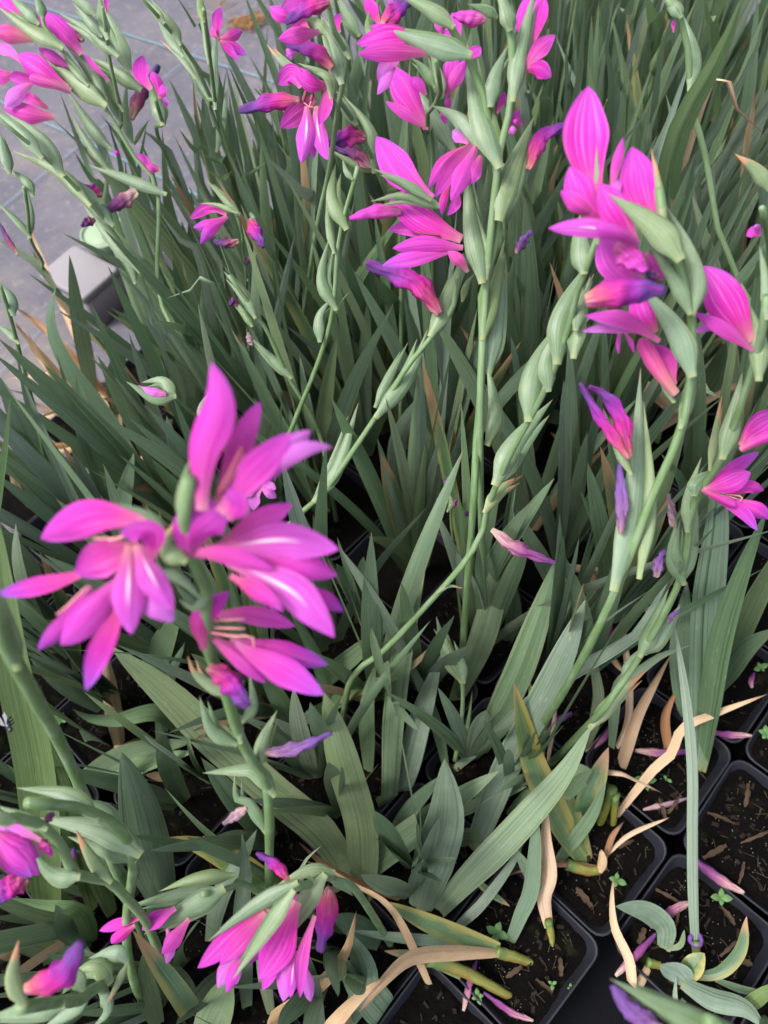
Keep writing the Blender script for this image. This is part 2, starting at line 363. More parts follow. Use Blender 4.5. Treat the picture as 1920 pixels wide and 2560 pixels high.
def tube(name, P, rad, nl=14, ns=8, squash=None, rough=0.0, seed=0, cap=True):
    S = spline(P, nl); T = tangents(S); vs, fs, uv = [], [], []
    s = T[0].orthogonal().normalized(); rs = random.Random(seed); ph = rs.uniform(0, 6.28)
    for i, (p, t) in enumerate(zip(S, T)):
        s = (s - t * s.dot(t)).normalized(); n = t.cross(s); f = i / nl; r = rad(f)
        for k in range(ns):
            a = 2 * math.pi * k / ns
            rr = r
            if rough: rr *= 1 + rough * (.6 * math.sin(3 * a + ph + f * 5) + .5 * math.sin(5 * a - 2 * ph + f * 9) + .5 * math.sin(f * 23 + a * 2 + ph) + .4 * rs.uniform(-1, 1))
            sq = squash if squash else 1
            vs.append(p + s * math.cos(a) * rr + n * math.sin(a) * rr * sq); uv.append((k / ns if k <= ns / 2 else 2 - 2 * k / ns, f))
    for i in range(nl):
        for k in range(ns):
            a, b = i * ns + k, i * ns + (k + 1) % ns
            fs.append((a, b, b + ns, a + ns))
    if cap:
        fs.append(tuple(range(ns - 1, -1, -1))); fs.append(tuple(nl * ns + k for k in range(ns)))
    return mesh(name, vs, fs, uv)
def empty(name, loc):
    o = bpy.data.objects.new(name, None); o.empty_display_size = .02; o.location = loc; col.objects.link(o)
    o.matrix_world = Matrix.Translation(loc); return o
def tag(o, label=None, cat=None, group=None, kind=None):
    for k, v in (('label', label), ('category', cat), ('group', group), ('kind', kind)):
        if v: o[k] = v
    return o
def join(parts):
    vs, fs = [], []
    for v, f in parts:
        b = len(vs); vs += [tuple(x) for x in v]; fs += [tuple(i + b for i in q) for q in f]
    return vs, fs

# ------------------------------------------------------------------ the setting: ground cover with marker threads
vs, fs = [], []
NX = 150
for j in range(NX + 1):
    for i in range(NX + 1):
        a = (i / NX * 2 - 1); b = (j / NX * 2 - 1)
        x = 6 * a * abs(a) ** .8 + (0 if abs(a) < 1 else 0); y = .8 + 6 * b * abs(b) ** .8
        z = .007 * mnoise.noise(Vector((x * 4, y * 4, 0))) + .004 * abs(mnoise.noise(Vector((x * 9, y * 7, 3)))) - .004
        vs.append((x, y, min(z, .001)))
for j in range(NX):
    for i in range(NX):
        a = j * (NX + 1) + i; fs.append((a, a + 1, a + NX + 2, a + NX + 1))
ground = link('ground_cover', mesh('ground_cover', vs, fs), 'mat'); tag(ground, 'grey woven ground cover cloth with thin turquoise marker threads', kind='structure')
def thread(p, q, wd=.0028):
    a, b = at_z(*p, 0), at_z(*q, 0); d = (b - a).normalized(); a = a - d * .6; b = b + d * .8
    n = Vector((-d.y, d.x, 0)) * wd / 2
    N = 60; v = []; f = []
    for i in range(N + 1):
        c = a.lerp(b, i / N); zz = Vector((0, 0, .0035))
        wob = n * .5 * math.sin(i * 1.7)
        v += [c - n + zz + wob, c + n + zz + wob]
    for i in range(N): f.append((2 * i, 2 * i + 1, 2 * i + 3, 2 * i + 2))
    o = link('marker_thread', mesh('marker_thread', v, f), 'line', ground)
thread((308, 86), (700, 213), .0024); thread((97, 302), (181, 342), .0024); thread((169, 392), (16, 515), .0011); thread((658, 236), (570, 330), .0007)

# ------------------------------------------------------------------ pots in their diagonal grid
J1 = at_z(1516, 2364, RIM); PS = .0975
U = Vector((math.cos(R(40)), math.sin(R(40)), 0)); V = Vector((-math.sin(R(40)), math.cos(R(40)), 0))
def rsq(half, rad, n=4):
    out = []
    for q in range(4):
        cx, cy = [(1, 1), (-1, 1), (-1, -1), (1, -1)][q]
        for k in range(n + 1):
            a = (q * 90 + 90 * k / n) * math.pi / 180
            out.append((cx * (half - rad) + rad * math.cos(a), cy * (half - rad) + rad * math.sin(a)))
    return out
def pot_mesh():
    hs = PS / 2 - .0014
    rings = [(hs - .016, .0, .012), (hs - .005, .070, .011), (hs - .0035, .0705, .011), (hs - .0015, .083, .012), (hs, .084, .012), (hs, .0855, .012), (hs - .0008, .0862, .012),
             (hs - .0017, .0856, .0115), (hs - .0024, .083, .0115), (hs - .0062, .076, .013), (hs - .0095, .060, .012)]
    vs, fs = [], []; n = None
    for h, z, r in rings:
        q = rsq(h, r); n = len(q)
        vs += [(x, y, z) for x, y in q]
    for i in range(len(rings) - 1):
        for k in range(n): fs.append((i * n + k, i * n + (k + 1) % n, (i + 1) * n + (k + 1) % n, (i + 1) * n + k))
    fs.append(tuple(range(n - 1, -1, -1)))
    return mesh('pot', vs, fs)
def soil_mesh(seed, fine):
    n = 40 if fine else 10; hs = PS / 2 - .0050; vs, fs = [], []
    for j in range(n + 1):
        for i in range(n + 1):
            x, y = (i / n * 2 - 1) * hs, (j / n * 2 - 1) * hs
            m_ = max(abs(x), abs(y)) / hs
            c = max(0, abs(x) + abs(y) - hs * 1.80); k = 1 - c / (hs * 2)
            z = SOIL + .0022 * mnoise.fractal(Vector((x * 90 + seed, y * 90, seed * 1.7)), 1, 2, 5) + .004 * mnoise.noise(Vector((x * 25, y * 25, seed))) - .003 * m_ ** 6
            vs.append((x * k, y * k, z))
    for j in range(n):
        for i in range(n):
            a = j * (n + 1) + i; fs.append((a, a + 1, a + n + 2, a + n + 1))
    return mesh('soil', vs, fs)
def litter(seed, n):
    rs = random.Random(seed); chips, straws, grit = [], [], []
    for k in range(n):
        x, y = rs.uniform(-.036, .036), rs.uniform(-.036, .036)
        z = SOIL + .0015; a = rs.uniform(0, 6.28); kind = rs.random()
        if kind < .34: l, wd, h, dst = rs.uniform(.002, .007), rs.uniform(.001, .0035), rs.uniform(.0005, .0015), chips
        elif kind < .62: l, wd, h, dst = rs.uniform(.004, .012), .0003, .0003, straws
        else: l, wd, h, dst = rs.uniform(.0004, .0009), rs.uniform(.0004, .0008), .0006, grit
        tilt = rs.uniform(-.5, .5); ca, sa = math.cos(a), math.sin(a); v = []
        for sx, sy, sz in ((-1, -1, 0), (1, -1, 0), (1, 1, 0), (-1, 1, 0), (-.8, -.7, 1), (.7, -.8, 1), (.8, .6, 1), (-.6, .8, 1)):
            px, py = sx * l / 2 * rs.uniform(.8, 1.1), sy * wd / 2 * rs.uniform(.7, 1.2)
            v.append((x + px * ca - py * sa, y + px * sa + py * ca, z + sz * h + tilt * px * .6))
        dst.append((v, [(0, 1, 2, 3)[::-1], (4, 5, 6, 7), (0, 1, 5, 4), (1, 2, 6, 5), (2, 3, 7, 6), (3, 0, 4, 7)]))
    return chips, straws, grit
pot_me = pot_mesh(); POTS = {}; pot_me.materials.append(M['pot']); pot_me.polygons.foreach_set('use_smooth', [True] * len(pot_me.polygons))
EMPTY_CELLS = {(-1, -1)}
soil_lo = [soil_mesh(k * 3.1, False) for k in range(4)]
for s_ in soil_lo: s_.materials.append(M['soil']); s_.polygons.foreach_set('use_smooth', [True] * len(s_.polygons))
VIS_POT = {(0, 0): 'black square pot of dark soil holding a tan curled shoot beside green leaves',
           (-1, 0): 'black square pot whose soil carries yellowing fallen shoots and small weed seedlings',
           (0, -1): 'black square pot with a single narrow leaf ringed by a purple withered petal',
           (1, -1): 'black square pot of bare strawy soil with a purple fallen flower on its rim',
           (1, 0): 'black square pot with dry tan leaves lying across its soil',
           (2, -1): 'black square pot of mossy bare soil beside the tall dark green leaves'}
rp = random.Random(5)
for i in range(-8, 10):
    for j in range(-6, 8):
        if (i, j) in EMPTY_CELLS: continue
        c = J1 + U * (i + .5) * PS + V * (j + .5) * PS; c.z = 0
        px, py, d = project(Vector((c.x, c.y, SOIL)))
        if not (-330 < px < 2600 and -250 < py < 2900): continue
        c.x += rp.uniform(-.0009, .0009); c.y += rp.uniform(-.0009, .0009)
        o = bpy.data.objects.new('nursery_pot', pot_me); col.objects.link(o); o.location = c; o.rotation_euler.z = R(40) + rp.uniform(-.035, .035)
        near = (i, j) in VIS_POT or (py > 1500 and -50 < px < 1970)
        if near: s = link('soil', soil_mesh(i * 7.3 + j * 3.7, True), 'soil', None)
        else: s = bpy.data.objects.new('soil', soil_lo[(i + j) % 4]); col.objects.link(s)
        s.parent = o
        if near:
            for parts, nm, m_ in zip(litter(i * 31 + j, 150 if (i, j) in VIS_POT else 60), ('bark_chips', 'straw_bits', 'grit'), ('chip', 'chipl', 'perl')):
                v, f = join(parts); q = link(nm, mesh(nm, v, f), m_, None, False); q.parent = o; tag(q, kind='stuff')
        if (i, j) in VIS_POT: tag(o, VIS_POT[(i, j)], 'plant pot')
        else: tag(o, 'black square nursery pot mostly hidden under the massed gladiolus leaves', 'plant pot', 'nursery pots set edge to edge under the gladioli')
        POTS[(i, j)] = (c.copy(), o, px, py)

# a thin black carrier sheet under the pots
c0 = J1 + U * -8 * PS + V * -5 * PS
tv = [c0 + U * a * PS + V * b * PS + Vector((0, 0, .006 - c0.z)) for a in (0, 17) for b in (0, 11.3)]
tray = link('tray_sheet', mesh('tray_sheet', tv + [v - Vector((0, 0, .0055)) for v in tv], [(0, 2, 3, 1), (4, 5, 7, 6), (0, 1, 5, 4), (1, 3, 7, 5), (3, 2, 6, 7), (2, 0, 4, 6)]), 'tray', None, False)
tag(tray, 'black plastic carrier sheet lying under the rows of pots', kind='structure')
# ------------------------------------------------------------------ plants: one per pot, leaves, stems, bracts and flowers as parts
PLANTS = {}
def cell_of(P):
    q = P - J1; return (math.floor(q.dot(U) / PS), math.floor(q.dot(V) / PS))
def plant_for(P):
    k = cell_of(P)
    if k not in POTS:
        k = min(POTS, key=lambda c: (POTS[c][0] - Vector((P.x, P.y, 0))).length)
    if k not in PLANTS:
        c = POTS[k][0]
        o = empty('gladiolus_plant', (c.x, c.y, SOIL)); PLANTS[k] = o; o['_flowers'] = 0
    return PLANTS[k]
def into_pot(P):
    """keep a hidden base inside the soil of its pot"""
    k = cell_of(P)
    if k not in POTS: k = min(POTS, key=lambda c: (POTS[c][0] - Vector((P.x, P.y, 0))).length)
    c = POTS[k][0]; q = P - c; lim = PS * .5 - .016
    a, b = max(-lim, min(lim, q.dot(U))), max(-lim, min(lim, q.dot(V)))
    r = c + U * a + V * b; r.z = SOIL - .004; return r
def path3(pts, zs, base=None):
    """pts native pixels, zs {index: height}; between known heights the inverse depth runs evenly (straight in space)"""
    n = len(pts); L = [0.0]
    for a, b in zip(pts, pts[1:]): L.append(L[-1] + math.hypot(b[0] - a[0], b[1] - a[1]))
    known = sorted((i if i >= 0 else n + i, z) for i, z in zs.items())
    inv = [None] * n
    for i, z in known: inv[i] = 1 / dep(*pts[i], z)
    ks = [i for i, _ in known]
    for i in range(n):
        if inv[i] is None:
            lo = max([k for k in ks if k < i], default=None); hi = min([k for k in ks if k > i], default=None)
            if lo is None: inv[i] = inv[hi]
            elif hi is None: inv[i] = inv[lo]
            else:
                f = (L[i] - L[lo]) / (L[hi] - L[lo]); inv[i] = inv[lo] + (inv[hi] - inv[lo]) * f
    out = [at_d(x, y, 1 / v) for (x, y), v in zip(pts, inv)]
    if base is not None: out = [into_pot(at_z(*base, SOIL))] + out
    return out
CNT = [0]
def rnd(a, b): return random.uniform(a, b)
def leaf(fr, pts, w, z=(None, .2), m='leaf', base=None, twist=None, blade=False, cup=None, name='leaf', zs=None, tw2=None):
    """base -> tip; w in frame pixels at mid depth; z heights at first and last point (None = at the soil)"""
    P = fr(*pts); CNT[0] += 1
    if zs is None: zs = {0: SOIL if z[0] is None else z[0], -1: z[1]}
    X = path3(P, zs, base)
    if base is None and z[0] is None and zs[0] == SOIL:
        b_ = into_pot(X[0])
        if (b_ - X[0]).length < .011: X[0] = b_
        else:
            zs[0] = .092; X = [b_] + path3(P, zs)
    mid = X[len(X) // 2]; wm = w * fr.k * project(mid)[2] / FPX
    pl = plant_for(X[0])
    if m.startswith('dry'):
        wm *= .82; cup = rnd(.12, .32) if cup is None else cup; tw2 = rnd(-1.1, 1.1) if tw2 is None else tw2
    me = ribbon(name, X, wm, prof_blade if blade else prof_leaf, 'leaf', rnd(-.10, .14) if cup is None else cup,
                rnd(-.45, .45) if twist is None else twist, rnd(-.35, .35) if tw2 is None else tw2, 18, 6, seed=CNT[0])
    return link(name, me, m, pl)
CUR = {}
LABELS = {}
def spike(key, base, pts, z, r=(3.0, 1.8), label=None, zs=None):
    zz = {0: z[0], -1: z[1]}
    if zs: zz.update(zs)
    X = path3(pts, zz, base)
    pl = plant_for(X[0])
    me = tube('flower_stem', X, lambda f: (r[0] + (r[1] - r[0]) * f) * .88 / 1000 * (1 + .04 * math.sin(f * 40)), 30, 10, seed=len(key))
    link('flower_stem', me, 'stem', pl)
    S = spline(X, 60); CUR['s'] = [project(p) for p in S]; CUR['p'] = pl; CUR['key'] = key
    pl['_flowers'] = pl['_flowers'] + 1
    if label and pl.name not in LABELS: LABELS[pl.name] = label
def sdep(p): return min(CUR['s'], key=lambda s: (s[0] - p[0]) ** 2 + (s[1] - p[1]) ** 2)[2]
def br(fr, pts, w, off=0.0, m='bract', tipoff=None, twist=None, cup=.62):
    P = fr(*pts); d = sdep(P[0]); CNT[0] += 1; n = len(P)
    if tipoff is None: tipoff = off + rnd(-.006, .004)
    dx, dy = P[1][0] - P[0][0], P[1][1] - P[0][1]; L_ = math.hypot(dx, dy) or 1
    tot = sum(math.hypot(b_[0] - a_[0], b_[1] - a_[1]) for a_, b_ in zip(P, P[1:]))
    P[0] = (P[0][0] - dx / L_ * tot * .07, P[0][1] - dy / L_ * tot * .07)
    ex_, ey_ = P[-1][0] - P[-2][0], P[-1][1] - P[-2][1]; L2 = math.hypot(ex_, ey_) or 1
    P[-1] = (P[-1][0] + ex_ / L2 * tot * .14, P[-1][1] + ey_ / L2 * tot * .14)
    X = [at_d(x, y, d + (off + (tipoff - off) * (i / (n - 1))) - .0032) for i, (x, y) in enumerate(P)]
    me = ribbon('bract', X, w * fr.k * d / FPX * .78, prof_bract, 'bract', cup * rnd(.7, 1.2), rnd(-.3, .3) if twist is None else twist, 0, 14, 8, seed=CNT[0])
    o = link('bract', me, m, CUR['p'])
    if w * fr.k > 22:                                   # the inner bract of the pair, showing one margin beside the outer
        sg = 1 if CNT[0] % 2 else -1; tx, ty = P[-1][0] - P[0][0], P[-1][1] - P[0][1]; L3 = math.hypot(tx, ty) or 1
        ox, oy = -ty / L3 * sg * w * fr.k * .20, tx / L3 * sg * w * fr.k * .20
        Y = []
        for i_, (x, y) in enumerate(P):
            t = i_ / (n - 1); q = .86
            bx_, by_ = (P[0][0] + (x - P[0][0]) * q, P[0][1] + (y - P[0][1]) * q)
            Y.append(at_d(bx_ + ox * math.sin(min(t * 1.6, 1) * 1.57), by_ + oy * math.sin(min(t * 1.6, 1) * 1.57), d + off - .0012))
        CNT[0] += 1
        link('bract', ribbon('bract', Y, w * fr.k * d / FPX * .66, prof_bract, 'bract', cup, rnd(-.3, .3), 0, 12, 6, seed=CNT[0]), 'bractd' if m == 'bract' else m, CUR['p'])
    return o
def flower(fr, base, tep, spread=.010, off=0.0, stamens=(), label=None):
    """tep: (pts, width, material[, tube]) listed from the farthest tepal to the nearest"""
    if isinstance(off, list): stamens, off = off, 0.0
    bp = fr(*base)[0]; d = sdep(bp) + off
    loc = at_d(*bp, d); fl = empty('flower', loc); fl.parent = CUR['p']; fl.matrix_parent_inverse = CUR['p'].matrix_world.inverted()
    n = len(tep)
    for k, tp in enumerate(tep):
        pts, wd, mm = tp[0], tp[1], tp[2]; CNT[0] += 1
        P = fr(*pts); f = 1 - 2 * k / max(n - 1, 1)
        X = []
        for i, (x, y) in enumerate(P):
            t = i / (len(P) - 1); bow = math.sin(t * math.pi) * .0025
            X.append(at_d(x, y, d + f * spread * (.25 + .75 * t) - bow))
        me = ribbon('petal', X, wd * fr.k * d / FPX * .90, prof_tube if len(tp) > 3 else prof_tepal, 'tepal', rnd(.05, .20) * (1 if k % 3 else -1) if len(tp) < 4 else .45,
                    rnd(-.32, .32), rnd(-.35, .35), 16, 10, .075, seed=CNT[0])
        link('petal', me, mm, fl)
    for st in stamens:
        P = fr(*st[0]); X = [at_d(x, y, d - spread * .3) for x, y in P]
        rr = st[1] * fr.k * d / FPX / 2
        link('stamen', tube('stamen', X, lambda f: rr * (.8 + .3 * math.sin(f * 3)), 6, 6), st[2], fl)
    return fl
def wilt(fr, pts, w, m='wm', off=0.0, tipoff=None, rough=.30, parent=True, name='wilted_flower', d=None):
    P = fr(*pts); CNT[0] += 1; d = (sdep(P[0]) if d is None else d) + off
    if tipoff is None: tipoff = rnd(-.008, .004)
    n = len(P); X = [at_d(x, y, d + tipoff * i / (n - 1)) for i, (x, y) in enumerate(P)]
    r = w * fr.k * d / FPX / 2
    ph_ = CNT[0] * 1.7
    me = tube(name, X, lambda f: r * (.36 + .60 * math.sin(min(f / .40, 1) * math.pi / 2)) * (1 - .66 * max(0, (f - .5) / .5)) * (1 + .16 * math.sin(f * 19 + ph_) * f), 36, 22, .72, rough, CNT[0])
    return link(name, me, m, CUR['p'] if parent else None)

# ------------------------------------------------------------------ flowering spikes, traced one by one
# the near spike with four open flowers
spike('fore', (690, 2330), Q4(775, 1500, 765, 1200, 735, 1010, 600, 820, 500, 600, 420, 330) + Q1(950, 1330, 960, 1130, 890, 960, 850, 800, 870, 580),
      (.33, .60), (3.6, 2.4), 'tall gladiolus with four big magenta flowers open round its tip')
br(Q4, (800, 1130, 660, 960, 480, 950, 300, 965), 190, -.004, 'bract'); br(Q4, (730, 1440, 600, 1220, 500, 1180, 490, 1040), 130, 0, 'bractd')
br(Q4, (690, 890, 720, 700, 815, 500), 160, .004, 'bract'); br(Q4, (480, 720, 300, 620, 215, 390), 150, -.003); br(Q4, (560, 530, 640, 400, 615, 190), 120, .004)
br(Q4, (420, 330, 180, 170, 120, 50), 130, .003, 'bractt'); br(Q4, (530, 700, 470, 500, 370, 280), 130, -.003)
wilt(Q4, (740, 800, 1000, 770, 1290, 640), 105, 'wv', -.004); wilt(Q4, (590, 1260, 490, 1330, 390, 1390), 85, 'wg', -.004); wilt(Q1, (960, 1450, 1060, 1520, 1140, 1640), 110, 'wm', -.008)
br(Q1, (850, 960, 770, 900, 800, 800), 120, -.004, 'bractt'); br(Q1, (850, 780, 850, 640, 875, 510), 90, .005, 'bractd'); br(Q1, (740, 1010, 850, 1060, 930, 1150), 70, .004)
br(Q1, (770, 860, 700, 760, 560, 705), 60, .006, 'bractd'); br(Q1, (960, 1120, 900, 1180, 840, 1150), 60, .003)
flower(Q1, (930, 730), [((1000, 700, 1100, 450, 1200, 230), 135, 'petp'), ((1060, 700, 1280, 480, 1430, 360), 150, 'lav'), ((1080, 690, 1300, 500, 1430, 440, 1530, 440), 95, 'lav'),
      ((1010, 740, 1160, 560, 1345, 375), 165, 'pet'), ((930, 730, 935, 480, 1010, 250, 975, 50), 185, 'pet'), ((1050, 770, 1100, 700, 1050, 630), 110, 'pet')], .012,
      [((1010, 650, 1120, 440), 22, 'anther'), ((1030, 640, 1130, 470), 18, 'anther')])
flower(Q1, (720, 860), [((430, 1000, 250, 1060, -20, 1120), 100, 'petv'), ((680, 780, 430, 760, 190, 860), 195, 'pet'), ((420, 1080, 290, 1260, 175, 1375), 100, 'petv'), ((590, 1100, 450, 1400, 395, 1560), 120, 'petv'),
      ((560, 1040, 420, 1200, 280, 1350), 170, 'pet'), ((620, 1040, 720, 1160, 800, 1240), 150, 'lav'), ((640, 890, 480, 950, 345, 1020), 185, 'petp'),
      ((600, 890, 590, 1120, 605, 1300), 155, 'lip'), ((630, 890, 710, 1060, 800, 1190), 140, 'lip'), ((700, 960, 690, 840, 550, 830), 130, 'pet')], .014,
      [((600, 840, 470, 880), 12, 'filament'), ((560, 860, 430, 860), 10, 'filament'), ((400, 1080, 300, 1180, 260, 1210), 9, 'filament')])
flower(Q1, (850, 930), [((1000, 900, 1180, 790, 1345, 700), 130, 'petp'), ((1350, 1060, 1480, 1130, 1585, 1195), 85, 'petv'), ((1150, 940, 1400, 980, 1555, 1030), 150, 'pet'), ((980, 910, 1300, 870, 1560, 910), 185, 'lip'),
      ((1050, 960, 1330, 1090, 1440, 1200, 1540, 1315), 185, 'lip'), ((850, 940, 1000, 930, 1260, 1000), 100, 'petp'), ((1060, 1030, 1200, 1110, 1305, 1195), 85, 'petd'), ((870, 950, 900, 820, 1050, 700), 230, 'pet')], .014)
flower(Q1, (930, 1290), [((960, 1210, 1180, 1215, 1360, 1265), 100, 'petp'), ((1060, 1330, 1330, 1390, 1510, 1440), 125, 'petv'), ((960, 1300, 1120, 1420, 1225, 1525), 100, 'petp'), ((1080, 1350, 1300, 1470, 1490, 1580), 150, 'petv'),
      ((940, 1370, 930, 1230, 1055, 1105), 115, 'petd')], .012, [((960, 1290, 1080, 1310, 1160, 1310, 1170, 1360), 14, 'filament'), ((980, 1240, 1130, 1230), 12, 'filament'), ((970, 1270, 1130, 1275), 12, 'filament')])

# the tall leaning spike with the broad pink flower
spike('right', (1330, 1859), F(820, 700, 1000, 340) + P7(700, 1000, 930, 470) + P6(1030, 1220, 1025, 900, 1020, 700) + P5(1220, 1450, 1130, 1250, 1085, 900), (.31, .57), (3.6, 2.0),
      'leaning gladiolus topped by one large upright magenta flower beside drooping pink ones', {1: .40})
br(P7, (400, 1680, 540, 1000, 590, 150), 250, -.006, 'bract', -.004, 0.1); br(P7, (600, 1600, 680, 1000, 640, 380), 150, -.002); br(P6, (940, 1660, 1010, 1350, 1045, 1050), 140, .002)
br(P7, (510, 790, 420, 600, 315, 330), 120, .004); br(P6, (1015, 1220, 930, 950, 760, 700, 640, 560), 260, -.008, 'bract'); br(P6, (1030, 710, 1060, 500, 990, 200, 860, -60), 210, 0)
br(P6, (1000, 715, 900, 500, 800, 350, 700, 210), 160, -.003); br(P5, (1240, 1460, 1060, 1240, 745, 1000), 270, -.010, 'bract', -.008); br(P5, (1125, 1220, 1095, 950, 1035, 640), 90, -.003, 'bractt')
br(P6, (870, 1460, 770, 1250, 700, 1130), 110, .004)
wilt(P7, (440, 1310, 440, 1000, 430, 710), 100, 'wv', -.002); wilt(P7, (510, 690, 420, 330, 300, 150, 170, 90), 130, 'wm', .002); wilt(P7, (500, 690, 300, 390, 180, 200, 95, 55), 90, 'wm', -.002)
flower(P5, (900, 1330), [((560, 1000, 480, 500, 500, 55), 420, 'pet'), ((690, 960, 720, 760, 790, 480), 95, 'petp'), ((760, 980, 740, 880, 740, 800), 90, 'lav'), ((1060, 1210, 950, 950, 860, 555), 320, 'pet'),
      ((640, 1150, 480, 1020, 345, 720), 270, 'pet'), ((560, 1120, 420, 1040, 270, 920), 150, 'petp'), ((880, 1330, 720, 1080, 600, 860), 270, 'pet'), ((900, 1340, 560, 1230, 170, 1230), 170, 'lip'),
      ((910, 1350, 760, 1270, 560, 1215), 120, 'petp', 1)], .012)
wilt(P6, (400, 170, 520, 280, 640, 400), 170, 'petp', .004); wilt(P6, (760, 440, 700, 430, 660, 410), 90, 'wd', .002)
flower(P6, (750, 960), [((640, 240, 720, 340, 790, 470), 150, 'pet'), ((620, 500, 420, 350, 290, 100), 330, 'pet'), ((720, 900, 640, 740, 590, 560), 260, 'pet'), ((650, 900, 350, 860, 120, 890), 100, 'lav'), ((760, 970, 480, 800, 140, 760), 160, 'petp')], .010)
flower(P6, (890, 1390), [((880, 1330, 830, 1140, 720, 1000), 150, 'petp'), ((890, 1410, 760, 1230, 590, 950), 150, 'pets', 1), ((430, 870, 415, 980, 420, 1080), 40, 'petp'), ((470, 900, 520, 980, 548, 1070), 45, 'petp')], .006)
wilt(P6, (140, 640, 400, 570, 620, 545, 800, 550), 250, 'wm', -.016, -.002, .12)

# the spike along the right edge
spike('edge', (1423, 1930), F(920, 880, 1000, 780, 1130, 580, 1280, 290) + P7(1028, 1128, 1100, 960, 1290, 640) + P6(1500, 1300, 1600, 950, 1650, 600), (.22, .53), (3.4, 2.0),
      'gladiolus with a star shaped magenta flower reaching out above bract clad stem', {4: .38})
br(F, (900, 920, 1000, 800, 1110, 705), 80, -.003, 'bractt'); br(F, (1030, 720, 1070, 640, 1150, 570), 50, .002); br(F, (1110, 610, 1165, 480, 1215, 365), 90, -.003, 'bractd'); br(F, (1130, 600, 1200, 520, 1265, 425), 100, .002)
br(F, (1290, 300, 1245, 200, 1260, 65), 85, -.002, 'bractd'); br(F, (1290, 290, 1330, 150, 1350, 0), 70, .002); br(P7, (990, 1260, 1000, 1000, 1085, 740), 130, -.002); br(P7, (1050, 980, 1070, 880, 1190, 795), 170, -.005)
br(P7, (950, 1620, 890, 1450, 920, 1255), 120, -.002, 'bractd'); br(P7, (1290, 650, 1370, 350, 1430, 50), 200, -.006); br(P7, (1180, 750, 1215, 500, 1265, 225), 90, .004, 'bractt'); br(P6, (1580, 1260, 1570, 950, 1470, 635), 190, -.004)
br(P6, (1650, 760, 1640, 500, 1600, 250), 120, 0)
flower(P7, (1120, 940), [((1150, 920, 1350, 780, 1585, 630), 125, 'petv'), ((1330, 990, 1500, 920, 1625, 950), 120, 'pet'), ((1350, 1020, 1550, 1110, 1680, 1190), 160, 'petv'), ((1170, 990, 1430, 1110, 1570, 1280), 120, 'petv'),
      ((1110, 940, 1250, 1010, 1400, 1080), 80, 'petp', 1), ((1130, 940, 1300, 890, 1515, 800), 210, 'pet')], .010, [((1300, 980, 1440, 1000, 1430, 1040), 12, 'filament'), ((1310, 990, 1400, 1020), 10, 'filament')])
flower(P7, (1440, 600), [((1440, 580, 1550, 440, 1760, 320), 240, 'pet'), ((1430, 610, 1570, 540, 1740, 470), 100, 'petp', 1)], .006, -.006)
flower(P6, (1540, 1050), [((1250, 880, 1150, 860, 1040, 895), 75, 'lav'), ((1510, 980, 1340, 700, 1120, 350), 360, 'pet'), ((1540, 1050, 1300, 880, 1050, 735), 130, 'petp')], .008)
wilt(P7, (870, 1250, 860, 1100, 830, 980), 85, 'wg', .006); wilt(P7, (725, 1670, 760, 1530, 805, 1440), 90, 'wv', .01); wilt(F, (1230, 480, 1250, 440, 1285, 428), 30, 'wv')

# the central spike
spike('centre', (1150, 1743), D(385, 1090, 395, 850, 425, 480) + P4(1270, 1400, 1270, 1230, 1350, 1100, 1420, 680, 1400, 420) + P3(1255, 1340, 1220, 1080, 1130, 700, 1010, 440, 930, 300, 870, 190), (.33, .565), (3.5, 2.2),
      'upright gladiolus with side facing magenta flowers and a drooping red pink one')
br(P4, (1270, 1200, 1190, 800, 1150, 360), 215, -.006, 'bract', -.008, .1); br(P4, (1310, 1195, 1310, 1000, 1240, 700), 110, -.001); br(P4, (1430, 690, 1490, 430, 1670, -30), 260, -.006, 'bract', -.006); br(P3, (1270, 1340, 1130, 1000, 1040, 470), 260, -.008, 'bract', -.006)
br(P3, (1080, 1190, 930, 980, 775, 900), 190, .006); br(P3, (1015, 450, 760, 390, 410, 265), 220, -.006, 'bract', -.004); br(P3, (890, 210, 700, 80, 500, -20), 160, -.002); br(D, (455, 480, 480, 300, 512, 50), 110, -.004); br(D, (450, 800, 480, 680, 450, 500), 90, .002)
br(P4, (1290, 1680, 1380, 1300, 1445, 985), 170, -.002, 'bractd')
flower(P4, (1110, 920), [((1060, 880, 720, 790, 500, 810), 165, 'petp'), ((1090, 960, 700, 1040, 450, 1110), 165, 'petv'), ((1120, 960, 830, 930, 535, 965), 150, 'pet'), ((1110, 890, 800, 740, 495, 515), 250, 'pet'), ((1160, 1160, 1080, 1060, 990, 990), 110, 'pets')], .009, -.001,
      [((930, 860, 720, 830), 16, 'anther'), ((940, 880, 720, 865), 16, 'anther'), ((900, 870, 740, 880), 12, 'anther')])
flower(P4, (860, 560), [((860, 560, 620, 350, 400, 40), 290, 'pet'), ((720, 520, 650, 500, 600, 475), 60, 'petp')], .006, .006)
br(P4, (830, 550, 650, 430, 420, 325), 100, -.001, 'bract')
flower(P4, (1200, 100), [((1160, 90, 1080, 40, 1030, -10), 120, 'lav'), ((1190, 100, 960, 260, 835, 465), 120, 'petd'), ((1010, 420, 960, 560, 945, 690), 75, 'petd'), ((1080, 480, 1060, 600, 990, 690), 95, 'petd'), ((1270, 200, 1210, 330, 1170, 440), 150, 'petp'), ((1230, 120, 1110, 380, 1020, 570), 170, 'petp'), ((1200, 100, 1040, 280, 885, 540), 160, 'petp')], .010)
wilt(P4, (610, 660, 400, 660, 180, 718), 120, 'petp', .002, 0, .05); br(P4, (930, 620, 650, 530, 420, 565), 130, 0)
